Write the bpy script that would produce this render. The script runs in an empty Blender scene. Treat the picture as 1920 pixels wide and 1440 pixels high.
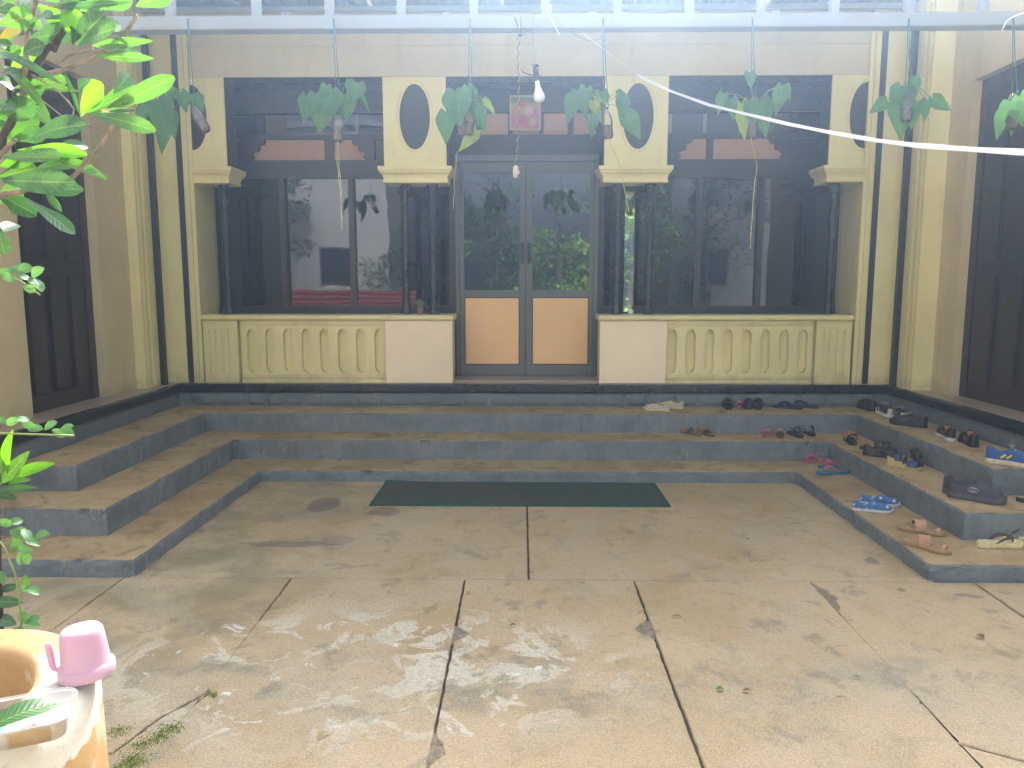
import bpy, bmesh, math, random
from mathutils import Vector, Matrix, noise
R_ = random.Random(11)
PI = math.pi
sc = bpy.context.scene
COL = sc.collection

# ------------------------------------------------------------------ camera, sky, sun, exposure
PITCH, YAW, EYE, FOC = math.radians(7.5), math.radians(0.91), 1.5, 1445.0
cam_d = bpy.data.cameras.new('camera'); cam_d.sensor_width = 36.0; cam_d.lens = 36.0 * FOC / 1920.0
cam_d.clip_start = 0.02; cam_d.clip_end = 300
cam = bpy.data.objects.new('camera', cam_d); COL.objects.link(cam)
cam.location = (0, 0, EYE); cam.rotation_euler = (PI / 2 - PITCH, 0, YAW)
sc.camera = cam
SUN_EL, SUN_AZ = math.radians(36), math.radians(6)
world = bpy.data.worlds.new('World'); sc.world = world; world.use_nodes = True
wn = world.node_tree.nodes; wl = world.node_tree.links
sky = wn.new('ShaderNodeTexSky'); sky.sky_type = 'NISHITA'; sky.sun_disc = False
sky.sun_elevation = SUN_EL; sky.sun_rotation = SUN_AZ; sky.dust_density = 9.0; sky.ozone_density = 0.6; sky.air_density = 0.6
hs = wn.new('ShaderNodeHueSaturation'); hs.inputs['Saturation'].default_value = .42; hs.inputs['Value'].default_value = 1.0   # a milky tropical sky
wl.new(sky.outputs[0], hs.inputs['Color']); wl.new(hs.outputs[0], wn['Background'].inputs[0]); wn['Background'].inputs[1].default_value = 0.13
sd = bpy.data.lights.new('sun', 'SUN'); sd.energy = 3.6; sd.angle = math.radians(5); sd.color = (1, 0.95, 0.86)
so = bpy.data.objects.new('sun', sd); COL.objects.link(so)
SUN_DIR = Vector((math.sin(SUN_AZ) * math.cos(SUN_EL), math.cos(SUN_AZ) * math.cos(SUN_EL), math.sin(SUN_EL)))
so.rotation_euler = SUN_DIR.to_track_quat('Z', 'Y').to_euler(); so.location = (3, 6, 9)
sc.view_settings.view_transform = 'Standard'; sc.view_settings.look = 'None'
sc.view_settings.exposure = 2.52; sc.view_settings.gamma = 1.0; sc.view_settings.use_curve_mapping = False
sc.render.engine = 'CYCLES'
sc.cycles.max_bounces = 8; sc.cycles.diffuse_bounces = 4; sc.cycles.glossy_bounces = 4
sc.cycles.transmission_bounces = 6; sc.cycles.transparent_max_bounces = 12; sc.cycles.volume_bounces = 1
sc.cycles.use_denoising = True

# ------------------------------------------------------------------ geometry helpers
cF = Vector((-math.sin(YAW) * math.cos(PITCH), math.cos(YAW) * math.cos(PITCH), -math.sin(PITCH)))
cR = Vector((math.cos(YAW), math.sin(YAW), 0)); cU = cR.cross(cF)
CAM = Vector((0, 0, EYE))
def at(px, py, Y=None, Z=None, X=None):
    """the place seen at a photo pixel, once its depth, height or side distance is known"""
    d = cF + cR * ((px - 960) / FOC) - cU * ((py - 720) / FOC)
    if Y is not None: k = Y / d.y
    elif Z is not None: k = (Z - EYE) / d.z
    else: k = X / d.x
    return CAM + d * k
def V(*a): return Vector(a)
ORG = {}
def tag(o, label=None, cat=None, group=None, kind=None):
    for k, v in (('label', label), ('category', cat), ('group', group), ('kind', kind)):
        if v: o[k] = v
    return o
def empty(name, label, cat, loc=(0, 0, 0), rz=0.0, group=None, kind=None):
    o = bpy.data.objects.new(name, None); o.empty_display_size = 0.05; COL.objects.link(o)
    o.location = loc; o.rotation_euler = (0, 0, rz); ORG[o.name] = Vector(loc)
    return tag(o, label, cat, group, kind)
class MB:
    def __init__(s): s.v = []; s.f = []; s.m = []; s.uv = None; s.smooth = False
    def add(s, vs, fs, mi=0):
        b = len(s.v); s.v += [Vector(v) for v in vs]
        for f in fs: s.f.append(tuple(b + i for i in f)); s.m.append(mi)
        return s
    def box(s, x0, x1, y0, y1, z0, z1, mi=0, bev=0.0):
        if bev <= 0:
            return s.add([(x, y, z) for z in (z0, z1) for y in (y0, y1) for x in (x0, x1)],
                         [(0, 2, 3, 1), (4, 5, 7, 6), (0, 1, 5, 4), (2, 6, 7, 3), (0, 4, 6, 2), (1, 3, 7, 5)], mi)
        bm = bmesh.new(); bmesh.ops.create_cube(bm, size=1)
        for v in bm.verts: v.co = V((x0 + x1) / 2 + v.co.x * (x1 - x0), (y0 + y1) / 2 + v.co.y * (y1 - y0), (z0 + z1) / 2 + v.co.z * (z1 - z0))
        bmesh.ops.bevel(bm, geom=list(bm.edges), offset=bev, segments=2, affect='EDGES')
        bm.verts.index_update()
        s.add([v.co for v in bm.verts], [[v.index for v in f.verts] for f in bm.faces], mi); bm.free(); return s
    def tube(s, pts, r, n=8, mi=0, caps=True):
        pts = [Vector(p) for p in pts]; rs = r if isinstance(r, (list, tuple)) else [r] * len(pts)
        rings = []; up = None
        for i, p in enumerate(pts):
            t = (pts[min(i + 1, len(pts) - 1)] - pts[max(i - 1, 0)])
            t = t.normalized() if t.length > 1e-9 else V(0, 0, 1)
            if up is None: up = t.orthogonal().normalized()
            up = (up - t * up.dot(t)); up = up.normalized() if up.length > 1e-6 else t.orthogonal().normalized()
            w = t.cross(up); rings.append([p + (up * math.cos(2 * PI * k / n) + w * math.sin(2 * PI * k / n)) * rs[i] for k in range(n)])
        vs = [v for r_ in rings for v in r_]; fs = []
        for i in range(len(pts) - 1):
            for k in range(n):
                a, b = i * n + k, i * n + (k + 1) % n; fs.append((a, b, b + n, a + n))
        if caps: fs += [tuple(range(n))[::-1], tuple((len(pts) - 1) * n + k for k in range(n))]
        return s.add(vs, fs, mi)
    def ribbon(s, pts, w, th, side, mi=0):
        """flat band along pts, width along side(i), thickness along its normal"""
        pts = [Vector(p) for p in pts]; vs = []; fs = []
        ws = w if isinstance(w, (list, tuple)) else [w] * len(pts)
        for i, p in enumerate(pts):
            t = (pts[min(i + 1, len(pts) - 1)] - pts[max(i - 1, 0)]).normalized()
            sd_ = Vector(side) - t * Vector(side).dot(t); sd_ = sd_.normalized() if sd_.length > 1e-6 else t.orthogonal().normalized()
            nn = t.cross(sd_)
            for a, b in ((-1, -1), (1, -1), (1, 1), (-1, 1)): vs.append(p + sd_ * a * ws[i] / 2 + nn * b * th / 2)
        for i in range(len(pts) - 1):
            for k in range(4):
                a, b = i * 4 + k, i * 4 + (k + 1) % 4; fs.append((a, b, b + 4, a + 4))
        fs += [(3, 2, 1, 0), tuple((len(pts) - 1) * 4 + k for k in range(4))]
        return s.add(vs, fs, mi)
    def lathe(s, prof, c=(0, 0, 0), n=24, mi=0, mtx=None):
        c = Vector(c); vs = []; fs = []
        for r, z in prof:
            for k in range(n):
                p = V(r * math.cos(2 * PI * k / n), r * math.sin(2 * PI * k / n), z)
                vs.append(c + (mtx @ p if mtx else p))
        for i in range(len(prof) - 1):
            for k in range(n):
                a, b = i * n + k, i * n + (k + 1) % n; fs.append((a, b, b + n, a + n))
        return s.add(vs, fs, mi)
    def prism(s, outl, axis, a0, a1, mi=0):
        """outline of 2-D points extruded along axis 'x' (pts y,z), 'y' (pts x,z) or 'z' (pts x,y)"""
        def P(p, a): return {'x': (a, p[0], p[1]), 'y': (p[0], a, p[1]), 'z': (p[0], p[1], a)}[axis]
        n = len(outl)
        return s.add([P(p, a0) for p in outl] + [P(p, a1) for p in outl],
                     [tuple(range(n))[::-1], tuple(range(n, 2 * n))] + [(k, (k + 1) % n, n + (k + 1) % n, n + k) for k in range(n)], mi)
    def build(s, name, mats, parent=None, smooth=False, local=False, kind=None):
        me = bpy.data.meshes.new(name)
        o0 = V(0, 0, 0) if (local or parent is None) else ORG[parent.name]
        me.from_pydata([v - o0 for v in s.v], [], s.f)
        for m in (mats if isinstance(mats, (list, tuple)) else [mats]): me.materials.append(m)
        me.polygons.foreach_set('material_index', s.m)
        bm = bmesh.new(); bm.from_mesh(me); bmesh.ops.recalc_face_normals(bm, faces=bm.faces); bm.to_mesh(me); bm.free()
        if s.uv:
            u = me.uv_layers.new(name='leaf')
            for l in me.loops: u.data[l.index].uv = s.uv[l.vertex_index]
        if smooth: me.polygons.foreach_set('use_smooth', [True] * len(me.polygons))
        o = bpy.data.objects.new(name, me); COL.objects.link(o); o.parent = parent
        ORG[o.name] = o0
        if kind: o['kind'] = kind
        me.update(); return o
def shape(name, m, outer, holes, y0, depth, parent):
    """flat board in the facade plane (outline x,z) with holes, extruded from y0 back by depth"""
    cu = bpy.data.curves.new(name, 'CURVE'); cu.dimensions = '2D'; cu.fill_mode = 'BOTH'; cu.extrude = depth / 2
    for ring in [outer] + holes:
        sp = cu.splines.new('POLY'); sp.points.add(len(ring) - 1); sp.use_cyclic_u = True
        for p, q in zip(sp.points, ring): p.co = (q[0], q[1], 0, 1)
    t = bpy.data.objects.new('tmp', cu); COL.objects.link(t)
    me = bpy.data.meshes.new_from_object(t); bpy.data.objects.remove(t); bpy.data.curves.remove(cu)
    mb = MB(); mb.add([(v.co.x, y0 + depth / 2 + v.co.z, v.co.y) for v in me.vertices], [tuple(p.vertices) for p in me.polygons])
    bpy.data.meshes.remove(me)
    return mb.build(name, m, parent)
def dup(o, parent, loc):
    c = o.copy(); COL.objects.link(c); c.parent = parent; c.location = loc; ORG[c.name] = ORG.get(o.name, V(0, 0, 0)); return c
def ell(cx, cz, rx, rz, n=40, a0=0, a1=2 * PI):
    return [(cx + rx * math.cos(a0 + (a1 - a0) * k / n), cz + rz * math.sin(a0 + (a1 - a0) * k / n)) for k in range(n)]
def rect(x0, x1, z0, z1): return [(x0, z0), (x1, z0), (x1, z1), (x0, z1)]

# ------------------------------------------------------------------ material helpers
class NT:
    def __init__(s, name):
        s.m = bpy.data.materials.new(name); s.m.use_nodes = True; s.t = s.m.node_tree
        s.b = s.t.nodes['Principled BSDF']; s.out = s.t.nodes['Material Output']
    def n(s, typ, **kw):
        nd = s.t.nodes.new(typ)
        for k, v in kw.items(): setattr(nd, k, v)
        return nd
    def put(s, sock, v):
        if hasattr(v, 'is_output'): s.t.links.new(v, sock)
        elif v is not None: sock.default_value = v
    def pos(s, kind='world'):
        if kind == 'world': return s.n('ShaderNodeNewGeometry').outputs['Position']
        return s.n('ShaderNodeTexCoord').outputs['Object']
    def noise(s, co, scale, det=5, rough=.55, dist=0.0):
        nd = s.n('ShaderNodeTexNoise'); s.put(nd.inputs['Vector'], co)
        nd.inputs['Scale'].default_value = scale; nd.inputs['Detail'].default_value = det
        nd.inputs['Roughness'].default_value = rough; nd.inputs['Distortion'].default_value = dist
        return nd.outputs['Fac']
    def math(s, op, a, b=None, c=None, clamp=False):
        nd = s.n('ShaderNodeMath', operation=op, use_clamp=clamp); s.put(nd.inputs[0], a)
        if b is not None: s.put(nd.inputs[1], b)
        if c is not None: s.put(nd.inputs[2], c)
        return nd.outputs[0]
    def ramp(s, v, a, b, lo=0.0, hi=1.0):
        nd = s.n('ShaderNodeMapRange', interpolation_type='SMOOTHSTEP'); s.put(nd.inputs[0], v)
        for i, x in enumerate((a, b, lo, hi)): nd.inputs[1 + i].default_value = x
        return nd.outputs[0]
    def mix(s, f, a, b, mode='MIX'):
        nd = s.n('ShaderNodeMix', data_type='RGBA', blend_type=mode); s.put(nd.inputs[0], f)
        for i, v in ((6, a), (7, b)): s.put(nd.inputs[i], v if hasattr(v, 'is_output') else tuple(v)[:3] + (1,))
        return nd.outputs[2]
    def xyz(s, co):
        nd = s.n('ShaderNodeSeparateXYZ'); s.put(nd.inputs[0], co); return nd.outputs
    def bump(s, h, strength, dist=0.01):
        nd = s.n('ShaderNodeBump'); nd.inputs['Strength'].default_value = strength; nd.inputs['Distance'].default_value = dist
        s.put(nd.inputs['Height'], h); s.t.links.new(nd.outputs[0], s.b.inputs['Normal'])
    def fin(s, col, rough=.6, **kw):
        s.put(s.b.inputs['Base Color'], col if hasattr(col, 'is_output') else tuple(col)[:3] + (1,)); s.put(s.b.inputs['Roughness'], rough)
        for k, v in kw.items(): s.put(s.b.inputs[k], v)
        return s.m
def sc3(c, k): return tuple(min(1, x * k) for x in c)
def mat(name, col, rough=.6, var=.12, scale=6, bump=0.0, bs=60, co='world', dirt=None, dk=.5, **kw):
    t = NT(name); p = t.pos(co)
    c = t.mix(t.ramp(t.noise(p, scale), .3, .7), sc3(col, 1 - var), sc3(col, 1 + var))
    if dirt: c = t.mix(t.math('MULTIPLY', t.ramp(t.noise(p, scale * .6, 8, .65), .5, .75), dk), c, dirt)
    if bump: t.bump(t.noise(p, bs, 6, .6), bump)
    rv = .08 if var > .07 else .02
    r = t.ramp(t.noise(p, scale * 2), .3, .7, max(0.02, rough - rv), min(1, rough + rv))
    return t.fin(c, r, **kw)

M = {}
def wall_paint(name, c0, rough):
    t = NT(name); p = t.pos(); x, y, z = t.xyz(p)
    st = t.n('ShaderNodeMapping'); t.put(st.inputs[0], p); st.inputs['Scale'].default_value = (1, 1, .12); streak = t.noise(st.outputs[0], 9, 6, .65)
    c = t.mix(t.ramp(t.noise(p, 1.6, 6, .6), .3, .7), sc3(c0, .93), sc3(c0, 1.05))
    c = t.mix(t.math('MULTIPLY', t.ramp(streak, .52, .72), .30), c, (c0[0] * .72, c0[1] * .69, c0[2] * .68))
    low = t.math('ADD', t.ramp(z, .95, .60), t.math('MULTIPLY', t.math('SUBTRACT', t.noise(p, 6, 7, .65), .5), 1.2))
    c = t.mix(t.math('MULTIPLY', t.ramp(low, .75, 1.15), .45), c, (.36, .29, .14))
    c = t.mix(t.math('MULTIPLY', t.ramp(t.noise(p, 38, 4, .6), .66, .72), .35), c, (.40, .33, .19))
    t.bump(t.math('ADD', t.noise(p, 4, 3), t.math('MULTIPLY', t.noise(p, 45, 5), .3)), .22, .02); return t.fin(c, t.ramp(t.noise(p, 7, 5), .3, .7, rough - .1, rough + .12))
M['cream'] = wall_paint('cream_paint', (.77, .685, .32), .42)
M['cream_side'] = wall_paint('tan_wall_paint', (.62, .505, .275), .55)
M['cream_dimmed'] = wall_paint('dimmed_cream_paint', (.61, .53, .335), .5)  # cream made darker and greyer, standing in for the upper wall's veiled shade
M['tile'] = mat('beige_tile', (.84, .70, .47), .16, .03, 3)
M['ledge'] = mat('floor_tile', (.40, .31, .225), .3, .03, 1.2)
M['black'] = mat('black_paint', (.012, .013, .022), .2, .2, 8)
M['stripe'] = mat('black_stripe_paint', (.016, .018, .03), .5, .2, 8)
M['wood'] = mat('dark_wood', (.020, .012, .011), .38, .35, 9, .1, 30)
M['doorwood'] = mat('brown_door_wood', (.030, .017, .014), .42, .3, 5, .12, 24)
M['alu'] = NT('dark_aluminium').fin((.105, .112, .112), .28)
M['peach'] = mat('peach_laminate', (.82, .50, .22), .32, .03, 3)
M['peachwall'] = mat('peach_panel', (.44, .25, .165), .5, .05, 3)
M['glass'] = mat('tinted_glass', (.006, .008, .012), .02, .0, 3, IOR=1.52)
M['door_glass'] = mat('door_glass', (.006, .008, .010), .02, .0, 3, IOR=2.0)
M['mirror_glass'] = mat('reflective_glass', (.01, .012, .014), .02, .0, 3, IOR=4.5)
for k in ('glass', 'door_glass', 'mirror_glass'):
    b = M[k].node_tree.nodes['Principled BSDF']
    for l in list(b.inputs['Roughness'].links): M[k].node_tree.links.remove(l)
    b.inputs['Roughness'].default_value = .02
    t_ = M[k].node_tree; nz = t_.nodes.new('ShaderNodeTexNoise'); nz.inputs['Scale'].default_value = 2.2; bp = t_.nodes.new('ShaderNodeBump'); bp.inputs['Strength'].default_value = .05; bp.inputs['Distance'].default_value = .02
    g_ = t_.nodes.new('ShaderNodeNewGeometry'); t_.links.new(g_.outputs['Position'], nz.inputs['Vector']); t_.links.new(nz.outputs['Fac'], bp.inputs['Height']); t_.links.new(bp.outputs[0], b.inputs['Normal'])
M['beam'] = mat('white_steel', (.32, .355, .365), .45, .06, 3, dirt=(.3, .3, .27), dk=.3)
def sheet_mat():
    t = NT('translucent_roof_sheet'); p = t.pos(); c = t.mix(t.ramp(t.noise(p, 2.5), .3, .7), (.20, .26, .33), (.25, .31, .38)); t.fin(c, .4)
    tr = t.n('ShaderNodeBsdfTranslucent'); t.put(tr.inputs[0], c); mx = t.n('ShaderNodeMixShader'); mx.inputs[0].default_value = .1
    t.t.links.new(t.b.outputs[0], mx.inputs[1]); t.t.links.new(tr.outputs[0], mx.inputs[2]); t.t.links.new(mx.outputs[0], t.out.inputs[0]); return t.m
M['sheet'] = sheet_mat()
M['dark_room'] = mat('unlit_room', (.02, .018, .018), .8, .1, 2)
M['rope'] = mat('blue_green_cord', (.06, .18, .20), .6, .2, 40)
M['white'] = mat('white_plastic', (.80, .80, .78), .35, .03, 10)
M['dblack'] = mat('black_plastic', (.015, .015, .017), .45, .2, 20)

# ------------------------------------------------------------------ concrete paving
def concrete():
    t = NT('worn_concrete'); p = t.pos(); x, y, z = t.xyz(p)
    big = t.noise(p, .9, 6, .6, .6); mid = t.noise(p, 3.2, 8, .62, .8); fine = t.noise(p, 70, 4, .6); grit = t.noise(p, 210, 2, .5)
    c = t.mix(t.ramp(big, .35, .65), (.465, .335, .165), (.56, .42, .24))
    c = t.mix(t.math('MULTIPLY', t.ramp(mid, .48, .68), .55), c, (.36, .275, .15))
    # pinkish cement skim
    c = t.mix(t.math('MULTIPLY', t.ramp(t.noise(p, 1.5, 7, .6, 1.2), .52, .6), .4), c, (.545, .42, .27))
    # olive algae film on the left and a greyer worn strip across the front
    g = t.math('MULTIPLY', t.ramp(x, -.7, -1.5), t.ramp(t.noise(p, 1.8, 7, .6), .38, .62))
    c = t.mix(t.math('MULTIPLY', g, .7), c, (.215, .185, .095))
    wob = t.math('ADD', y, t.math('MULTIPLY', t.math('SUBTRACT', t.noise(p, 2.0, 4), .5), .5))
    band = t.math('MULTIPLY', t.ramp(wob, 3.05, 2.85), t.ramp(wob, 2.35, 2.65))
    c = t.mix(t.math('MULTIPLY', t.math('MULTIPLY', band, t.ramp(t.noise(p, 2.6, 8, .68, .4), .47, .66)), .75), c, (.185, .19, .15))
    rough_zone = t.ramp(wob, 2.95, 2.75)
    # lime bloom: pale flaky patches around the second slab
    ex = t.math('DIVIDE', t.math('ADD', x, .62), 1.25); ey = t.math('DIVIDE', t.math('SUBTRACT', y, 2.86), .62)
    e = t.math('SQRT', t.math('ADD', t.math('MULTIPLY', ex, ex), t.math('MULTIPLY', ey, ey)))
    lime = t.noise(p, 3.4, 10, .66, 1.1)
    lm = t.math('MULTIPLY', t.ramp(lime, .50, .545), t.ramp(e, 1.05, .55))
    c = t.mix(t.math('MULTIPLY', lm, .85), c, (.68, .62, .48))
    lm2 = t.math('MULTIPLY', t.ramp(t.noise(p, 5.5, 8, .6, .8), .64, .67), t.ramp(e, 1.1, .6))
    c = t.mix(lm2, c, (.78, .76, .70))
    sc_ = t.ramp(t.noise(p, 11, 6, .7), .66, .70)
    c = t.mix(t.math('MULTIPLY', sc_, .45), c, (.62, .57, .46))
    c = t.mix(t.math('MULTIPLY', t.ramp(t.noise(p, 1.1, 9, .7, 1.6), .50, .57), .35), c, (.50, .43, .30))
    c = t.mix(t.math('MULTIPLY', t.ramp(t.noise(p, 4.5, 9, .72, .3), .55, .63), .55), c, (.225, .195, .13))
    # scattered dark spots
    c = t.mix(t.math('MULTIPLY', t.ramp(t.noise(p, 8.5, 3, .5), .70, .74), .5), c, (.16, .135, .105))
    # damp marks of their own shape near the mat
    wx = t.math('ADD', x, t.math('MULTIPLY', t.math('SUBTRACT', t.noise(p, 9, 4), .5), .10))
    wy = t.math('ADD', y, t.math('MULTIPLY', t.math('SUBTRACT', t.noise(p, 7, 4), .5), .12))
    for (bx, by, rx, ry, k) in ((-1.36, 5.08, .12, .2, .62), (-.93, 4.92, .12, .10, .5), (-1.36, 4.28, .33, .05, .5), (-1.1, 4.35, .12, .1, .3),
                                (1.90, 4.06, .035, .07, .6), (2.15, 3.60, .07, .03, .5), (1.85, 3.66, .03, .02, .6), (-2.2, 3.9, .25, .14, .3)):
        ax = t.math('DIVIDE', t.math('SUBTRACT', wx, bx), rx); ay = t.math('DIVIDE', t.math('SUBTRACT', wy, by), ry)
        d = t.math('ADD', t.math('MULTIPLY', ax, ax), t.math('MULTIPLY', ay, ay))
        c = t.mix(t.math('MULTIPLY', t.ramp(d, 1.0, .55), k), c, (.10, .085, .085))
    c = t.mix(t.math('MULTIPLY', t.ramp(t.noise(p, 24, 8, .7), .52, .66), .35), c, (.27, .225, .155))
    c = t.mix(t.math('MULTIPLY', t.ramp(fine, .4, .65), .32), c, (.25, .21, .15))
    c = t.mix(t.math('MULTIPLY', t.math('MULTIPLY', t.ramp(grit, .56, .64), rough_zone), .75), c, (.66, .62, .50))
    h = t.math('ADD', t.math('MULTIPLY', fine, .5), t.math('ADD', t.math('MULTIPLY', t.math('MULTIPLY', grit, rough_zone), .9), t.math('MULTIPLY', mid, .6)))
    t.bump(h, .45, .012)
    return t.fin(c, t.ramp(mid, .3, .7, .62, .85))
M['concrete'] = concrete()
M['soil'] = mat('dark_soil', (.085, .07, .052), .95, .3, 30, .5, 80)
M['earth'] = mat('garden_earth', (.16, .12, .075), .95, .25, 2, .4, 25)

G = MB(); G.add([(-34, -34, -.09), (34, -34, -.09), (34, 34, -.09), (-34, 34, -.09)], [(0, 1, 2, 3)])
tag(G.build('ground', M['earth']), kind='structure')
bed = MB(); bed.box(-3.6, 3.8, -8.2, 5.9, -.085, -.013)  # runs on behind the viewer so sunlit concrete bounces onto the facade
paving = tag(bed.build('courtyard_paving', M['soil']), kind='structure')
NOTCH = []   # broken edges: (x, y, half length along the joint, depth, side)
for px, py, hl, dp, sd_ in ((858, 1187, .075, .055, 1), (1213, 1178, .085, .075, -1), (822, 1405, .09, .035, 1), 
                            (1540, 1118, .16, .055, 1), (1806, 1126, .06, .06, 1), (405, 1300, .04, .03, 1)):
    q = at(px, py, Z=0); NOTCH.append((q.x, q.y, hl, dp, sd_))
def slab(outline, jit=.0045, step=.03, gap=.0034):
    """one slab: outline (ccw) resampled, worn unevenly, with a rounded arris"""
    pts = []
    n = len(outline)
    area = sum(outline[i][0] * outline[(i + 1) % n][1] - outline[(i + 1) % n][0] * outline[i][1] for i in range(n))
    if area < 0: outline = outline[::-1]
    for i in range(n):
        a, b = Vector(outline[i]), Vector(outline[(i + 1) % n]); L = (b - a).length; k = max(2, int(L / step))
        d = (b - a).normalized(); nn = V(-d.y, d.x)
        for j in range(k):
            p = a + (b - a) * j / k
            w = (noise.noise(V(p.x * 7, p.y * 7, 3.1 + i)) * 1.2 + R_.uniform(-1, 1) * .8) * jit
            off = gap + abs(w)
            for (nx, ny, hl, dp, sd_) in NOTCH:
                if abs(p.x - nx) < .09 and abs(p.y - ny) < hl and abs(d.y) > .5 and (nn.x > 0) == (sd_ > 0):
                    off += dp * max(0, 1 - ((p.y - ny) / hl) ** 2 + noise.noise(V(p.x * 40, p.y * 40, 5)) * .55) * R_.uniform(.8, 1.1)
            if 0 < j: p = p + nn * off
            else:
                pa = Vector(outline[i - 1]); d0 = (a - pa).normalized(); p = p + (nn + V(-d0.y, d0.x)) * gap
            pts.append(p)
    m = len(pts); cen = sum(pts, V(0, 0)) / m
    mb = MB(); vs = []
    for z, ins in ((-.012, 0), (-.004, 0), (0, .0035)):
        for i, p in enumerate(pts):
            t_ = (pts[(i + 1) % m] - pts[i - 1]).normalized(); q = p + V(-t_.y, t_.x) * ins
            vs.append((q.x, q.y, z + (R_.uniform(-.0015, .001) if z == 0 and False else 0)))
    fs = [tuple(2 * m + i for i in range(m))]
    for r in range(2):
        for i in range(m): fs.append((r * m + i, r * m + (i + 1) % m, (r + 1) * m + (i + 1) % m, (r + 1) * m + i))
    mb.add(vs, fs); return mb.build('concrete_slab', M['concrete'], paving)
M['mortar'] = mat('crumbled_mortar', (.27, .225, .16), .95, .3, 40, .6, 90)
for (nx, ny, hl, dp, sd_) in NOTCH:
    mb = MB(); vs = []; n = 18
    for q in range(n): vs.append((nx + .10 * math.cos(2 * PI * q / n) * R_.uniform(.8, 1.05), ny + (hl + .02) * math.sin(2 * PI * q / n) * R_.uniform(.85, 1.05), -.009))
    mb.add(vs + [(nx, ny, -.0065)], [(q, (q + 1) % n, n) for q in range(n)]); mb.build('mortar_patch', M['mortar'], paving)
YJ = 3.765
jx = [(-3.55, -3.5), (-2.05, -2.08), (-1.19, -1.16), (-.30, -.285), (.56, .575), (1.45, 1.40), (2.27, 2.24), (3.1, 3.1), (3.75, 3.75)]
for i in range(len(jx) - 1):
    a, b = jx[i], jx[i + 1]
    if i == 1:
        q = [at(405, 1300, Z=0), at(300, 1345, Z=0), at(210, 1412, Z=0)]
        slab([(a[0], YJ), (a[0] - .02, q[2].y - .1), (q[2].x - .45, q[2].y - .12), (q[2].x, q[2].y), (q[1].x, q[1].y), (b[1] - .01, q[0].y), (b[0], YJ)])
        slab([(a[0] - .02, q[2].y - .1), (a[1], -8), (b[1], -8), (b[1] - .01, q[0].y), (q[1].x, q[1].y), (q[2].x, q[2].y), (q[2].x - .45, q[2].y - .12)])
    elif i == 5:
        q = [at(1790, 1392, Z=0), at(1850, 1408, Z=0), at(1925, 1428, Z=0)]
        slab([(a[0], YJ), (q[0].x, q[0].y), (q[1].x, q[1].y), (q[2].x, q[2].y), (b[1], q[2].y - .05), (b[0], YJ)])
        slab([(q[0].x, q[0].y), (a[1], -8), (b[1], -8), (b[1], q[2].y - .05), (q[2].x, q[2].y), (q[1].x, q[1].y)])
    else:
        slab([(a[0], YJ), (a[1], -8), (b[1], -8), (b[0], YJ)])
slab([(-2.03, 5.72), (-2.03, YJ), (.025, YJ), (.02, 5.72)])
slab([(.02, 5.72), (.025, YJ), (2.08, YJ), (2.08, 5.72)])

# ------------------------------------------------------------------ steps round the courtyard
def riser_paint(name, c0, c1, wear):
    t = NT(name); p = t.pos(); n1 = t.noise(p, 3.0, 6, .6, .5)
    c = t.mix(t.ramp(n1, .35, .65), c0, c1)
    c = t.mix(t.math('MULTIPLY', t.ramp(t.noise(p, 7, 9, .7, .6), .60, .66), wear), c, (.36, .31, .24))
    c = t.mix(t.math('MULTIPLY', t.ramp(t.noise(p, 18, 5, .6), .55, .75), .4), c, sc3(c0, .62))
    st = t.n('ShaderNodeMapping'); t.put(st.inputs[0], p); st.inputs['Scale'].default_value = (1, 1, .2)
    c = t.mix(t.math('MULTIPLY', t.ramp(t.noise(st.outputs[0], 16, 6, .6), .52, .7), .35), c, (.13, .125, .115))
    pl = t.noise(p, 34, 6, .62); t.bump(t.math('ADD', pl, t.math('MULTIPLY', t.noise(p, 9, 4), 1.2)), .6, .014)
    return t.fin(c, .72)
M['riser'] = riser_paint('blue_grey_paint', (.15, .175, .180), (.205, .228, .228), .6)
M['stone_paint'] = riser_paint('blue_grey_painted_stone', (.13, .155, .160), (.172, .196, .20), .12)
def tread_mat():
    t = NT('dusty_cement'); p = t.pos()
    c = t.mix(t.ramp(t.noise(p, 2.2, 7, .6, .6), .35, .65), (.39, .265, .12), (.51, .375, .19))
    c = t.mix(t.math('MULTIPLY', t.ramp(t.noise(p, 6, 8, .65, .8), .53, .64), .7), c, (.20, .135, .075))
    c = t.mix(t.math('MULTIPLY', t.ramp(t.noise(p, 14, 7, .65), .6, .68), .4), c, (.46, .40, .29))
    c = t.mix(t.math('MULTIPLY', t.ramp(t.noise(p, 90, 3), .35, .7), .3), c, (.20, .16, .11))
    t.bump(t.math('ADD', t.noise(p, 80, 4), t.noise(p, 12, 4)), .4, .01)
    return t.fin(c, .8)
M['tread'] = tread_mat()
steps = empty('entrance_steps', 'blue grey cement steps with dusty brown treads wrapping round three sides of the yard', 'steps', (0, 5.7, 0))
LEV = [  # z below, z, left x, right x, back y, front y
    (-.02, .0865, -2.0, 2.05, 5.69, 3.775), (.0865, .244, -2.34, 2.425, 6.06, 4.15),
    (.244, .406, -2.705, 2.785, 6.405, 4.51), (.406, .603, -3.075, 3.20, 6.78, 4.87)]
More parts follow.
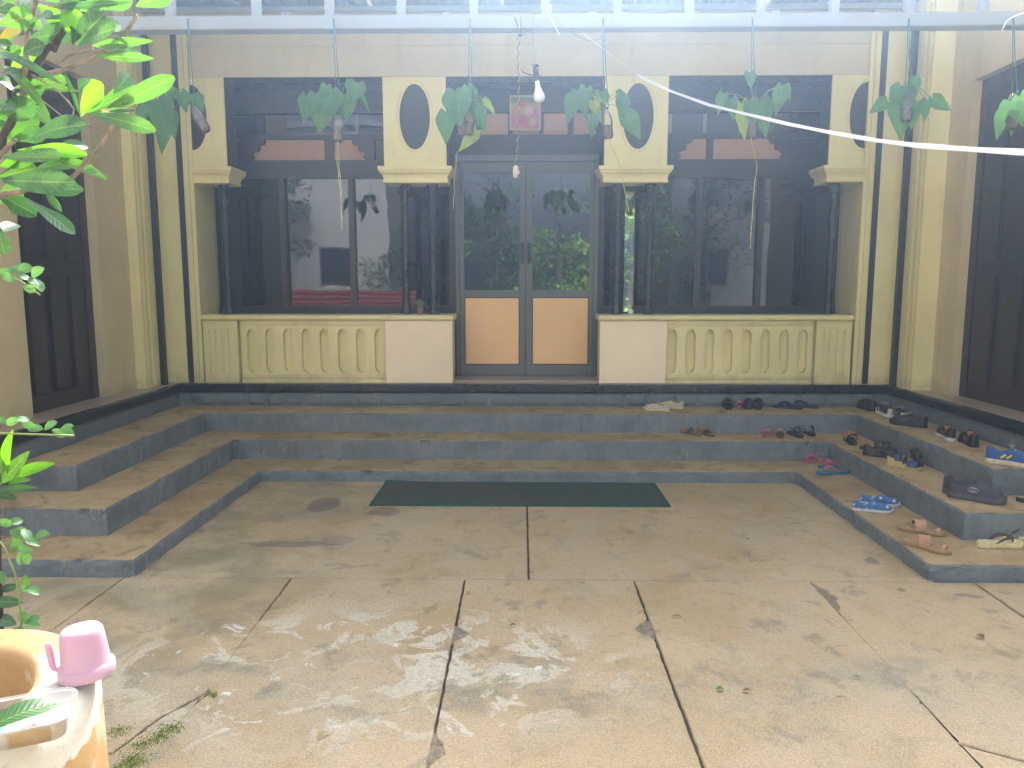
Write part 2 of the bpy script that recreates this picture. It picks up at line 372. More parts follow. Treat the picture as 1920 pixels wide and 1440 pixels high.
def upath(l, xl_end, xr_end, step=.022, front=True):
    """samples along the U: (base x, base y, segment) where segments are front-left, left, back, right, front-right"""
    _, _, xl, xr, yb, yf = l; out = []
    def seg(a, b, kind):
        n = max(1, int((Vector(b) - Vector(a)).length / step))
        for i in range(n): out.append((Vector(a) + (Vector(b) - Vector(a)) * i / n, kind))
    if front: seg((xl_end, yf), (xl, yf), 'F')
    seg((xl, yf), (xl, yb), 'L'); seg((xl, yb), (xr, yb), 'B'); seg((xr, yb), (xr, yf), 'R')
    if front: seg((xr, yf), (xr_end, yf), 'G'); out.append((V(xr_end, yf), 'G'))
    else: out.append((V(xr, yf), 'R'))
    return out
def uoff(path, i, d):
    """move a sample away from the yard by d (into the step)"""
    p, k = path[i]; kp = path[i - 1][1] if i else k
    o = {'F': V(0, 1), 'L': V(-1, 0), 'B': V(0, 1), 'R': V(1, 0), 'G': V(0, 1)}
    v = o[k] + (o[kp] if kp != k else V(0, 0))
    return p + v * d
def chip(q, k):
    n1 = noise.noise(V(q.x * 5.5, q.y * 5.5, 30 + k)) + .5 * noise.noise(V(q.x * 17, q.y * 17, 40 + k))
    return min(.022, max(0.0, n1 - .42) * .085)
def loft_u(path, prof, seed, jz=.0, jo=.0, chips=None):
    mb = MB(); n = len(path); vs = []; fs = []
    for i in range(n):
        for j, (d, z, w) in enumerate(prof):
            q = path[i][0]; a = noise.noise(V(q.x * 9, q.y * 9, seed)) + .6 * noise.noise(V(q.x * 31, q.y * 31, seed + z * 30))
            ch = chip(q, chips) * (1.0 if j >= len(prof) - 2 else .25) if chips is not None and j >= len(prof) - 3 else 0
            u = uoff(path, i, d + a * jo * w + ch); vs.append((u.x, u.y, z + noise.noise(V(q.x * 23, q.y * 23, seed + 7)) * jz * w - (ch * .9 if j == len(prof) - 2 else 0)))
    m = len(prof)
    for i in range(n - 1):
        for j in range(m - 1): fs.append((i * m + j, (i + 1) * m + j, (i + 1) * m + j + 1, i * m + j + 1))
    mb.add(vs, fs); return mb
for k in range(3):
    zb, z, *_ = LEV[k]; pth = upath(LEV[k], -3.09, 3.215)
    st = MB()
    # tread reaches to the next riser
    nx = upath(LEV[k + 1], -3.09, 3.215)
    _, _, xl, xr, yb, yf = LEV[k]; _, _, xl2, xr2, yb2, yf2 = LEV[k + 1]
    wd = {'F': yf2 - yf, 'L': xl - xl2, 'B': yb2 - yb, 'R': xr2 - xr, 'G': yf2 - yf}
    vs = []; fs = []; NC = 5
    for i, (q, kd) in enumerate(pth):
        kp = pth[i - 1][1] if i else kd
        for j in range(NC + 1):
            f = [.0, .03, .2, .5, .8, 1.03][j]
            o = {'F': V(0, 1), 'L': V(-1, 0), 'B': V(0, 1), 'R': V(1, 0), 'G': V(0, 1)}
            v = o[kd] * wd[kd] + (o[kp] * wd[kp] if kp != kd else V(0, 0))
            a = noise.noise(V(q.x * 9, q.y * 9, 5.0 + k)) + .6 * noise.noise(V(q.x * 31, q.y * 31, 2 + k))
            u = q + v * f + (o[kd] + (o[kp] if kp != kd else V(0, 0))) * (.008 + a * .005 + chip(q, k) if j == 0 else 0)
            zz = z + (noise.noise(V(u.x * 3, u.y * 3, 9 + k)) * .003) - (.003 if j == 0 else 0)
            vs.append((u.x, u.y, zz))
    for i in range(len(pth) - 1):
        for j in range(NC): fs.append((i * 6 + j, (i + 1) * 6 + j, (i + 1) * 6 + j + 1, i * 6 + j + 1))
    st.add(vs, fs); s_o = st.build('tread', M['tread'], steps)
    loft_u(pth, [(0, zb, .3), (.001, zb + (z - zb) * .35, 1), (.0, zb + (z - zb) * .7, 1), (.002, z - .012, 1), (.014, z - .002, 1)], 3 + k, .008, .011, chips=k).build('riser', M['riser'], steps)
# plinth of the house: painted rubble stones and a black polished nosing
L4 = (.406, .603, -3.075, 3.20, 6.78, 3.9)
plinth = upath(L4, 0, 0, .05, front=False)

house = empty('house', 'cream bungalow front with oval cut-out piers, black twin columns and dark glass door', 'house', (0, 6.9, 0))
loft_u(plinth, [(.03, .30, .2), (.02, .42, 1), (.018, .46, 1), (.02, .50, 1), (.03, .53, .3)], 12, .0, .006).build('plinth_wall', M['stone_paint'], house)
# the stones of the plinth read as shallow lumps under the paint
xx = -3.0
while xx < 3.1:
    w = R_.uniform(.14, .30); mb = MB(); n = 14; h2 = .055
    cx, cz = xx + w / 2, .468 + R_.uniform(-.006, .006)
    vs = []; 
    for rr, yy in ((1.0, 6.801), (.85, 6.787), (.45, 6.783)):
        for q in range(n):
            a = 2 * PI * q / n; ca, sa = math.cos(a), math.sin(a)
            ex = math.copysign(abs(ca) ** .5, ca); ez = math.copysign(abs(sa) ** .5, sa)
            vs.append((cx + ex * w * .47 * rr, yy + noise.noise(V(cx * 9 + ca, sa, rr)) * .003, cz + ez * h2 * rr * .98))
    fs = [tuple(2 * n + q for q in range(n))]
    for r in range(2):
        for q in range(n): fs.append((r * n + q, r * n + (q + 1) % n, (r + 1) * n + (q + 1) % n, (r + 1) * n + q))
    mb.add(vs, fs); mb.build('stone', M['stone_paint'], house, smooth=True); xx += w + R_.uniform(.0, .02)
loft_u(plinth, [(.02, .524, 0), (.0, .526, .2), (-.004, .54, .2), (-.004, .585, .2), (.004, .601, .2), (.03, .6045, 0)], 20, .0, .0015).build('plinth_nosing', M['black'], house)
fl = MB(); fl.box(-3.06, 3.185, 6.81, 9.2, .56, .603); fl.build('veranda_floor', M['ledge'], house)
fl = MB(); fl.box(-6.5, -3.10, 3.9, 9.2, .56, .603); fl.build('side_floor', M['ledge'], house)
fl = MB(); fl.box(3.225, 6.6, 3.9, 9.2, .56, .603); fl.build('side_floor', M['ledge'], house)

# ------------------------------------------------------------------ facade
F0, FD, FS = 6.88, .27, .016           # facade plane and thickness
lint = MB(); lint.box(-2.905, 2.925, F0, F0 + FS, 3.252, 3.80); lint.build('upper_wall', M['cream_dimmed'], house)
lint = MB(); lint.box(-2.905, 2.925, F0 + FS + .001, F0 + FD, 3.262, 3.80); lint.build('shade_lining', M['wood'], house)  # dark filler added behind the opening heads, in place of shaded reveals
cor = MB(); cor.box(-2.9, 2.92, F0 - .018, F0 - .001, 3.50, 3.53, bev=.004); cor.build('string_moulding', M['cream_dimmed'], house)
def pier(x0, x1, cx, half=None):
    z0, z1, rx, rz, zc = 2.495, 3.2495, .132, .274, 2.918
    if half is None:
        p = shape('pier', M['cream'], rect(x0, x1, z0, z1), [ell(cx, zc, rx, rz)], F0, FS, house)
        ring = MB(); ring.tube([(cx + (rx + .022) * math.cos(a), F0, zc + (rz + .022) * math.sin(a)) for a in [2 * PI * i / 48 for i in range(49)]], .007, 6)
    else:
        if half == 'L':
            e = ell(cx, zc, rx, rz, 24, -PI / 2, PI / 2) + [(cx, zc + rz)]
            o = [(x0, z0), (x1, z0), (x1, z1), (x0, z1)] + ([(x0, zc + rz)] + e[::-1] + [(x0, zc - rz)])
            a0, a1 = -PI / 2, PI / 2
        else:
            e = ell(cx, zc, rx, rz, 24, PI / 2, 3 * PI / 2) + [(cx, zc - rz)]
            o = [(x0, z0), (x1, z0), (x1, zc - rz)] + e[::-1] + [(x1, zc + rz), (x1, z1), (x0, z1)]
            a0, a1 = PI / 2, 3 * PI / 2
        p = shape('pier', M['cream'], o, [], F0, FS, house)
        ring = MB(); ring.tube([(cx + (rx + .022) * math.cos(a0 + (a1 - a0) * i / 24), F0, zc + (rz + .022) * math.sin(a0 + (a1 - a0) * i / 24)) for i in range(25)], .007, 6)
    ring.build('oval_moulding', M['cream'], p)
    bk = MB(); bk.box(x0 + .004, x1 - .004, F0 + FS + .001, F0 + FD - .01, 2.51, 3.248); bk.build('shade_filler', M['wood'], p)  # dark board added behind the oval, stands in for the shaded interior
    return p
PX = [(-1.222, -.678, -.950), (.688, 1.232, .976)]
piers = [pier(*q) for q in PX]
for (x0, x1, cx), p in zip(PX, piers):
    g = MB(); zb = 2.575; a, b = x0 + .075, x1 - .075
    for bx in ((a, b, zb, zb + .008), (a, a + .008, zb + .009, zb + .07), (b - .008, b, zb + .009, zb + .07)): g.box(bx[0], bx[1], F0 - .005, F0 - .0005, bx[2], bx[3])
    g.build('panel_moulding', M['cream'], p)
hl = pier(-2.905, -2.597, -2.888, 'L'); hr = pier(2.619, 2.925, 2.912, 'R')
for p, a, b in ((hl, -2.88, -2.66), (hr, 2.68, 2.90)):
    g = MB(); g.box(a, b, F0 - .005, F0 - .0005, 2.575, 2.583); g.build('panel_moulding', M['cream'], p)
# capitals: stepped cornice on the front and both sides of each pier
CP = [(.052, 2.500), (.052, 2.468), (.044, 2.462), (.040, 2.448), (.018, 2.425), (.010, 2.400), (.010, 2.388), (.014, 2.386), (.014, 2.362), (0, 2.360)]
def capital(x0, x1, sl, sr, p):
    vs = []; fs = []; mb = MB(); F1 = F0 + FD
    for d, z in CP:
        xa = x0 - d * sl; xb = x1 + d * sr
        vs += [(xa, F1 + d * .8, z), (xa, F0 - d, z), (xb, F0 - d, z), (xb, F1 + d * .8, z)]
    n = len(CP)
    for i in range(n - 1):
        for k in range(4): fs.append((i * 4 + k, i * 4 + (k + 1) % 4, i * 4 + 4 + (k + 1) % 4, i * 4 + 4 + k))
    fs += [(0, 1, 2, 3), (n * 4 - 1, n * 4 - 2, n * 4 - 3, n * 4 - 4)]
    mb.add(vs, fs); return mb.build('capital', M['cream'], p)
for (x0, x1, cx), p in zip(PX, piers): capital(x0 + .004, x1 - .004, 1, 1, p)
capital(-2.904, -2.597, 0, 1, hl); capital(2.619, 2.924, 1, 0, hr)
# black round columns
colm = MB(); colm.lathe([(0, 1.222), (.05, 1.222), (.05, 1.25), (.042, 1.262), (.036, 1.285), (.034, 1.31), (.034, 2.29), (.038, 2.31), (.046, 2.33), (.05, 2.338), (.05, 2.3595), (0, 2.3595)], (0, 0, 0), 20)
c0 = None
for x in (-1.066, -.816, .830, 1.113, -2.682, 2.728):
    if c0 is None:
        c0 = colm.build('column', M['black'], house, smooth=True, local=True); c0.location = V(x, 6.99, 0) - ORG[house.name]
        md = c0.modifiers.new('edge', 'EDGE_SPLIT'); md.split_angle = math.radians(35)
    else: dup(c0, house, V(x, 6.99, 0) - ORG[house.name])
# balustrades
def slot(cx, z0=.695, z1=1.088, w=.042):
    o = []; r = w * .80; zt, zbm = z1 - r - .012, z0 + r + .012
    o += [(cx + w, zbm), (cx + w, zt), (cx + r, zt + .012)]
    o += [(cx + r * math.cos(a), zt + .012 + r * math.sin(a)) for a in [PI * i / 12 for i in range(1, 12)]]
    o += [(cx - r, zt + .012), (cx - w, zt), (cx - w, zbm), (cx - r, zbm - .012)]
    o += [(cx + r * math.cos(a), zbm - .012 + r * math.sin(a)) for a in [PI + PI * i / 12 for i in range(1, 12)]]
    o += [(cx + r, zbm - .012)]
    return o
def balustrade(x0, x1, slots, fx0, fx1, px0, px1, flut):
    bal = MB(); bal.box(min(x0, fx0), max(x1, fx1), 6.938, 7.12, .6035, 1.165); bal = bal.build('balustrade', M['cream'], house)
    pan = shape('slotted_panel', M['cream'], rect(x0, x1, .670, 1.118), [slot(s) for s in slots if x0 < s - .05 and s + .05 < x1], 6.884, .0535, bal)
    m_ = MB()
    for z0, z1, d in ((.6035, .640, .022), (.641, .648, .010), (.649, .669, .016)): m_.box(x0, x1, 6.888 - d, 6.937, z0, z1, bev=.003)
    m_.build('base_moulding', M['cream'], bal)
    m_ = MB()
    for z0, z1, d in ((1.119, 1.126, .004), (1.127, 1.150, .010), (1.151, 1.163, .018)): m_.box(x0, x1, 6.888 - d, 6.937, z0, z1, bev=.002)
    m_.build('neck_moulding', M['cream'], bal)
    m_ = MB(); m_.prism([(6.848, 1.172), (6.842, 1.182), (6.842, 1.203), (6.850, 1.213), (7.12, 1.2155), (7.12, 1.166), (6.868, 1.166)], 'x', min(x0, fx0), max(x1, fx1)); m_.build('coping', M['cream'], bal)
    fz = [rect(a - .011, a + .011, .69, 1.075) for a in flut]
    fz = [ell(a, .69, .011, .011, 10, PI, 2 * PI) + [(a + .011, .69)] + ell(a, 1.075, .011, .011, 10, 0, PI) + [(a - .011, 1.075)] for a in flut]
    shape('fluted_panel', M['cream'], rect(fx0, fx1, .604, 1.1645), fz, 6.880, .012, bal)
    fb_ = MB(); fb_.box(fx0, fx1, 6.8925, 6.9375, .604, 1.1645); fb_.build('flute_back', M['cream'], bal)
    pil = MB(); pil.box(px0 + .004, px1 - .004, 6.866, 7.12, .6035, 1.168); pil = pil.build('pillar', M['cream'], house)
    t_ = MB(); t_.box(px0, px1, 6.852, 6.865, .606, 1.160, bev=.0015); t_.build('tile', M['tile'], pil)
    c_ = MB(); c_.prism([(6.845, 1.166), (6.832, 1.178), (6.830, 1.203), (6.838, 1.213), (7.15, 1.217), (7.15, 1.166)], 'x', px0 - .012, px1 + .012); c_.build('coping', M['cream'], pil)
balustrade(-2.545, -1.236, [-2.452 + .164 * i for i in range(8)], -2.885, -2.575, -1.238, -.640, [-2.825, -2.768, -2.71, -2.655])
balustrade(1.262, 2.562, [1.319 + .1655 * i for i in range(8)], 2.592, 2.905, .672, 1.262, [2.655, 2.715, 2.775, 2.835])
for i, x in ((0, -2.56), (1, 2.577)):
    pass
# corner pilasters with black stripes
def pilaster(sx):
    def X(a): return a if sx < 0 else -a + .03
    def bx(mb, a, b, *r, **k): x0, x1 = sorted((X(a), X(b))); return mb.box(x0, x1, *r, **k)
    p = bx(MB(), -3.40, -2.906, 6.872, 7.3, .6035, 3.80).build('corner_pilaster', M['cream'], house)
    m_ = MB()
    for a, b, d in ((-2.978, -2.958, .014), (-2.956, -2.928, .024), (-2.926, -2.890, .012)): bx(m_, a, b, 6.872 - d, 6.8715, .604, 3.72, bev=.003)
    m_.build('stepped_moulding', M['cream'], p)
    bx(MB(), -3.034, -2.980, 6.866, 6.8715, .6045, 3.66).build('black_stripe', M['stripe'], p)
    bx(MB(), -3.034, 0 + (-2.9), 6.866, 6.8715, 3.662, 3.69).build('black_stripe', M['stripe'], p)
    q = bx(MB(), -3.45, -3.205, 6.44, 6.871, .6035, 3.80).build('side_pilaster', M['cream'], house)
    m_ = MB()
    for a, y0, y1 in ((-3.193, 6.60, 6.66), (-3.186, 6.54, 6.585), (-3.194, 6.47, 6.525)): bx(m_, -3.204, a, y0, y1, .604, 3.72, bev=.003)
    m_.build('stepped_moulding', M['cream'], q)
    bx(MB(), -3.203, -3.160, 6.69, 6.74, .6045, 3.66).build('black_stripe', M['stripe'], q)
pilaster(-1); pilaster(1)
# wing walls with their doors
def wing(sx, xf, ya, yb):
    def bx(mb, d0, d1, *r, **k):
        x0, x1 = sorted((sx * (xf + d0), sx * (xf + d1))); return mb.box(x0, x1, *r, **k)
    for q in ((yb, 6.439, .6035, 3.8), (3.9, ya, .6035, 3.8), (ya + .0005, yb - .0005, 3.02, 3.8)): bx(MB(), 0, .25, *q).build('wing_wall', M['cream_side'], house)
    f = bx(MB(), .085, .14, ya, yb, .604, 3.019).build('side_door', M['doorwood'], house)
    s_ = MB()
    bx(s_, .07, .085, ya, ya + .09, .604, 3.018, bev=.004); bx(s_, .07, .085, yb - .09, yb, .604, 3.018, bev=.004); bx(s_, .07, .085, ya + .091, yb - .091, 2.92, 3.018, bev=.004)
    s_.build('frame', M['doorwood'], f)
    n = 3; W = (yb - ya - .2) / n
    for i in range(n):
        y0 = ya + .1 + i * W
        for z0, z1 in ((.72, 1.55), (1.66, 2.82)): bx(MB(), .06, .084, y0 + .03, y0 + W - .03, z0, z1, bev=.012).build('door_panel', M['doorwood'], f)
wing(-1, 3.29, 5.045, 5.985); wing(1, 3.40, 5.02, 6.15)

# ------------------------------------------------------------------ veranda inside: ceiling, timber screen, glazing
SY = 7.40
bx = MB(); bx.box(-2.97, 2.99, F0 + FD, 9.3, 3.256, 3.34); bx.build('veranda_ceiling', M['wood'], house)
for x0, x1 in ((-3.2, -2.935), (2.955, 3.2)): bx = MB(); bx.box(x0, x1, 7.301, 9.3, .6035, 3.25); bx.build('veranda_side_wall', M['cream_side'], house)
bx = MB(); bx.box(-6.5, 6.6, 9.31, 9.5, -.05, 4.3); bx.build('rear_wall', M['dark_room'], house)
bx = MB(); bx.box(-6.5, 6.6, 7.0, 9.5, 3.81, 4.05); bx.build('roof_slab', M['cream_side'], house)
for x0, x1 in ((-6.5, -3.56), (3.66, 6.6)):
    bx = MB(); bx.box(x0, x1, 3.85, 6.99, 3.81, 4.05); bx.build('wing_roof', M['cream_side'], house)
for x0, x1 in ((-6.5, -3.545), (3.655, 6.6)):
    bx = MB(); bx.box(x0, x1, 3.9, 4.1, -.05, 3.80); bx.build('wing_end_wall', M['cream_side'], house)
for x0, x1 in ((-3.54, -3.11), (3.235, 3.65)):
    bx = MB(); bx.box(x0, x1, 3.902, 4.1, -.05, .555); bx.build('wing_plinth_end', M['stone_paint'], house)
def S(px, py): q = at(px, py, Y=SY); return q.x, q.z
def screen(x0, x1, mull, name='window_screen'):
    """fixed glazing between the columns: sill, posts, rails, panes, transom lights"""
    zs, zg, zp0, zp1, zt0, zt1 = 1.28, 2.47, 2.635, 2.825, 2.87, 3.06
    w = MB(); w.box(x0, x1, SY, SY + .06, .6035, zs); w = w.build(name, M['wood'], house)
    for yo, q0, q1 in ((.01, zg, zp0), (.008, zp1, zt0), (.03, zt1, 3.2555)): r = MB(); r.box(x0, x1, SY - yo, SY + .06, q0, q1); r.build('rail', M['wood'], w)
    for m_ in mull:
        b_ = MB(); b_.box(m_ - .03, m_ + .03, SY - .014, SY + .062, zs + .001, zg - .001, bev=.005); b_.build('mullion', M['wood'], w)
    xs = [x0] + sorted(mull) + [x1]
    for a, b in zip(xs[:-1], xs[1:]):
        g = MB(); g.box(a, b, SY + .022, SY + .028, zs - .004, zg + .004); g.build('pane', M['glass'], w)
        g = MB(); g.box(a, b, SY + .022, SY + .028, zt0 - .004, zt1 + .004); g.build('transom_pane', M['glass'], w)
    return w
sl = screen(-2.934, -.70, [-2.285, -1.63]); sr = screen(.74, 2.954, [1.635, 2.21])
for scn, spans in ((sl, ((-2.62, -1.87), (-1.79, -1.42))), (sr, ((1.36, 1.69), (1.75, 2.46)))):
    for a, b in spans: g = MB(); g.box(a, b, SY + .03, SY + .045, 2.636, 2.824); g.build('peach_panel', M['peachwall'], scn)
    g = MB(); e0 = spans[0][0]; e1 = spans[-1][1]; X0, X1 = (-2.934, -.70) if scn is sl else (.74, 2.954)
    
    for q0, q1, yo in ((X0, e0 - .001, .02), (e1 + .001, X1, .02), (spans[0][1] + .001, spans[1][0] - .001, 0)): g = MB(); g.box(q0, q1, SY + yo, SY + .05, 2.636, 2.824); g.build('head_board', M['wood'], scn)
    for ex, sg in ((e0, 1), (e1, -1)):   # carved brackets
        o = [(0, 0), (.02, .0), (.10, .012), (.115, .035), (.095, .05), (.115, .075), (.165, .09), (.17, .115), (.16, .135), (.22, .15), (.225, .19), (0, .19)]
        o = [(ex - .02 * sg + sg * q[0] * .95, 2.634 + .0 + q[1]) for q in o]
        # bracket hangs from the rail above: widest at the top
        mb = MB(); mb.prism(o if sg > 0 else o[::-1], 'y', SY - .02, SY + .025); mb.build('bracket', M['wood'], scn)
# door screen: header with small peach lights
w = MB(); w.box(-.699, .739, SY - .01, SY + .06, 2.66, 2.86); hd = w.build('door_header', M['wood'], house)
w = MB(); w.box(-.699, .739, SY - .03, SY + .06, 3.06, 3.2555); w.build('rail', M['wood'], hd)
hx = [(-.62, -.46), (-.40, -.155), (-.11, .135), (.175, .40), (.455, .66)]
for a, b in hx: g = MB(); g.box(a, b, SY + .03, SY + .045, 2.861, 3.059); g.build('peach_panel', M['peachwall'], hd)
xs = [-.699] + [v for q in hx for v in q] + [.739]
for i in range(0, len(xs), 2): g = MB(); g.box(xs[i] + .0005, xs[i + 1] - .0005, SY, SY + .05, 2.861, 3.059); g.build('post', M['wood'], hd)
for ex, sg in ((-.69, 1), (.73, -1)):
    o = [(0, -.36), (.03, -.34), (.045, -.22), (.10, -.20), (.115, -.15), (.17, -.13), (.19, -.07), (.27, -.055), (.28, 0), (0, 0)]
    o = [(ex + sg * q[0], 2.659 + q[1]) for q in o]
    mb = MB(); mb.prism(o if sg > 0 else o[::-1], 'y', SY - .03, SY + .03); mb.build('bracket', M['wood'], hd)
# the aluminium double door
DY = 7.27
fr = MB()
for x0, x1 in ((-.640, -.606), (.645, .682)): fr.box(x0, x1, DY - .01, DY + .08, .604, 2.66, bev=.003)
fr.box(-.6055, .6445, DY - .01, DY + .08, 2.60, 2.66, bev=.003)
fr = fr.build('door_frame', M['alu'], house)
for q in ((-.699, -.641), (.683, .739)): g = MB(); g.box(*q, DY + .02, SY, .604, 2.655); g.build('side_panel', M['wood'], fr)
for x0, x1, side in ((-.603, .010, 1), (.016, .642, -1)):
    st = .052; l_ = MB(); zb, zm0, zm1, zt = .622, 1.362, 1.430, 2.595
    st0, st1 = (.040, .055) if side > 0 else (.058, .036)
    l_.box(x0, x0 + st0, DY, DY + .042, zb, zt, bev=.003); l_.box(x1 - st1, x1, DY, DY + .042, zb, zt, bev=.003)
    for z0, z1 in ((zb, .727), (zm0, zm1), (2.50, zt)): l_.box(x0 + st0 + .0004, x1 - st1 - .0004, DY + .001, DY + .041, z0, z1, bev=.003)
    lf = l_.build('door_leaf', M['alu'], house)
    a, b = x0 + st0, x1 - st1
    g = MB(); g.box(a, b, DY + .019, DY + .025, zm1 - .005, 2.505); g.build('glass_pane', M['door_glass'], lf)
    g = MB(); g.box(a + .008, b - .008, DY + .008, DY + .03, .735, zm0 - .008, bev=.002); g.build('kick_panel', M['peach'], lf)
    g = MB(); g.box(a, b, DY + .03, DY + .034, .726, zm0 + .002); g.build('gasket', M['dblack'], lf)
    hx_ = (x1 - .03) if side > 0 else (x0 + .03)
    h = MB(); z0, z1 = 1.695, 1.845; hs = -.028 * side
    h.tube([(hx_, DY, z0), (hx_, DY - .045, z0), (hx_, DY - .05, z0 + .01), (hx_, DY - .05, z1 - .01), (hx_, DY - .045, z1), (hx_, DY, z1)], .008, 8)
    h.box(hx_ - .016, hx_ + .016, DY - .004, DY - .0005, z0 - .02, z1 + .02); h.build('handle', M['dblack'], lf)
th = MB(); th.box(-.640, .684, 6.93, DY + .09, .6035, .6195, bev=.002); th.build('threshold', M['ledge'], house)
# narrow mirror strip of glass beside the door, between the right-hand columns
g = MB(); q0, q1 = at(1172, 385, Y=7.36), at(1187, 580, Y=7.36); g.box(q0.x, q1.x, 7.355, 7.362, 1.21, 2.36)
mp = g.build('side_light', M['mirror_glass'], house)

# ------------------------------------------------------------------ canopy: gutter beam, struts, sheet roof
can = empty('canopy_roof', 'white steel gutter beam with upright struts carrying a grey sheet roof', 'canopy', (0, 4.8, 3.0))
b_ = MB(); b_.box(-3.285, 3.395, 4.765, 4.865, 2.985, 3.062, bev=.004); b_.build('beam', M['beam'], can)
s0 = None
for i, px in enumerate((165, 318, 480, 617, 752, 888, 1022, 1158, 1293, 1428, 1565, 1705, 1845)):
    x = at(px, 30, Y=4.8).x
    if s0 is None:
        s_ = MB(); s_.box(-.025, .025, -.025, .025, 3.0625, 3.745, bev=.002); s0 = s_.build('strut', M['beam'], can, local=True); s0.location = V(x, 4.815, 0) - ORG[can.name]
    else: dup(s0, can, V(x, 4.815, 0) - ORG[can.name])
def sheet(x0, x1, y0, y1, z0, z1):
    mb = MB(); n = int((x1 - x0) / .019); vs = []; fs = []
    for i in range(n + 1):
        x = x0 + (x1 - x0) * i / n; dz = .010 * math.sin(2 * PI * x / .076)
        vs += [(x, y0, z0 + dz), (x, y1, z1 + dz), (x, y1, z1 + dz + .0015), (x, y0, z0 + dz + .0015)]
    for i in range(n):
        for k in range(4): fs.append((i * 4 + k, i * 4 + (k + 1) % 4, i * 4 + 4 + (k + 1) % 4, i * 4 + 4 + k))
    mb.add(vs, fs); return mb.build('roof_sheet', M['sheet'], can, smooth=True)
for x0, x1, y0 in ((-3.50, -2.4, 5.55), (-2.38, -1.3, 5.55), (-1.28, -.2, 5.55), (-.18, .9, 5.55), (.92, 2.0, 5.55), (2.02, 2.74, 5.55), (2.75, 3.60, 6.62)):  # front reach, out of view, set to shade the upper wall
    sheet(x0, x1, y0, 6.99, 3.80, 3.80 - .0)
for y in (4.815, 5.9, 6.4, 6.78):
    b_ = MB(); b_.box(-3.5, 3.6, y - .025, y + .025, 3.746, 3.788, bev=.002); b_.build('purlin', M['beam'], can)
for px in (538, 840, 1110, 1450):
    q = at(px, 26, Y=6.86); b_ = MB(); b_.box(q.x - .035, q.x + .035, 6.80, 6.87, q.z - .04, q.z + .03, bev=.004); b_.build('clip', M['white'], can)

# ------------------------------------------------------------------ foliage helpers
def leaf_mat(name, c, rib, spk=None, trans=.35, rough=.35, spec=.5, vein=.25):
    t = NT(name); uv = t.n('ShaderNodeUVMap'); uv.uv_map = 'leaf'; x, y, _ = t.xyz(uv.outputs[0])
    p = t.pos('object')
    col = t.mix(t.ramp(t.noise(p, 14, 5), .3, .7), sc3(c, .78), sc3(c, 1.22))
    ay = t.math('ABSOLUTE', y)
    # side veins: slanted bands off the midrib
    w = t.math('SINE', t.math('MULTIPLY', t.math('SUBTRACT', x, t.math('MULTIPLY', ay, .16)), 75.0))
    col = t.mix(t.math('MULTIPLY', t.ramp(w, .75, 1.0), vein), col, rib)
    col = t.mix(t.math('MULTIPLY', t.ramp(ay, .10, .05), .85), col, rib)
    if spk:
        s_ = t.ramp(t.noise(p, 150, 2, .5), .69, .73); m_ = t.ramp(t.noise(p, 16, 2), .48, .60)
        col = t.mix(t.math('MULTIPLY', s_, m_), col, spk)
    t.bump(t.math('ADD', w, t.math('MULTIPLY', t.ramp(ay, .14, 0.0), -3.0)), .25, .002)
    t.fin(col, rough); t.put(t.b.inputs['Specular IOR Level'], spec)
    tr = t.n('ShaderNodeBsdfTranslucent'); t.put(tr.inputs[0], t.mix(.75, col, sc3((c[0] * 1.5, c[1] * 1.45 + .01, c[2] * .5), 1)))
    mx = t.n('ShaderNodeMixShader'); mx.inputs[0].default_value = trans
    t.t.links.new(t.b.outputs[0], mx.inputs[1]); t.t.links.new(tr.outputs[0], mx.inputs[2]); t.t.links.new(mx.outputs[0], t.out.inputs[0])
    return t.m
LM = {'g': leaf_mat('green_leaf', (.075, .20, .035), (.30, .36, .07), (.75, .62, .06)),
      'd': leaf_mat('dark_green_leaf', (.035, .115, .032), (.16, .24, .07)),
      'b': leaf_mat('bright_leaf', (.10, .30, .012), (.17, .34, .03), (.5, .5, .05), trans=.5),
      'w': leaf_mat('glossy_leaf', (.05, .14, .055), (.20, .30, .10), rough=.42, spec=.5, trans=.2),
      'y': leaf_mat('yellow_leaf', (.45, .34, .02), (.5, .4, .08), trans=.2),
      'h': leaf_mat('arrow_leaf', (.075, .20, .075), (.11, .25, .10), trans=.4, rough=.4, vein=.12),
      'l': leaf_mat('lime_leaf', (.30, .42, .06), (.36, .46, .12), trans=.45, rough=.4, vein=.15),
      'v': leaf_mat('vine_leaf', (.10, .24, .085), (.16, .30, .12), trans=.35, rough=.4, vein=.1)}
M['bark'] = mat('grey_bark', (.26, .20, .145), .85, .35, 28, .7, 60)
M['bark_dark'] = mat('dark_bark', (.055, .042, .034), .85, .35, 28, .7, 60)
M['stem'] = mat('green_stem', (.20, .26, .07), .55, .2, 20)
M['root'] = mat('pale_root', (.50, .46, .16), .6, .2, 20)
def prof(shape_, t):
    if shape_ == 'oval': return max(.05, (t ** .75) * 1.28) if t < .45 else (max(.02, 1 - ((t - .62) / .385) ** 4) ** .5 if t > .62 else .70 + .30 * min(1, (t - .45) / .15))
    if shape_ == 'lance': return max(.03, math.sin(PI * (t * .96 + .02)) ** .8)
    if shape_ == 'heart':
        k = [(0, .55), (.06, .86), (.16, 1.0), (.3, .95), (.5, .72), (.7, .46), (.86, .22), (.96, .06), (1, .015)]
    else:
        k = [(0, .1), (.12, .55), (.35, .95), (.55, 1), (.78, .8), (.92, .45), (1, .05)]
    for (a, b), (c, d) in zip(k[:-1], k[1:]):
        if t <= c: return b + (d - b) * (t - a) / (c - a)
    return .02
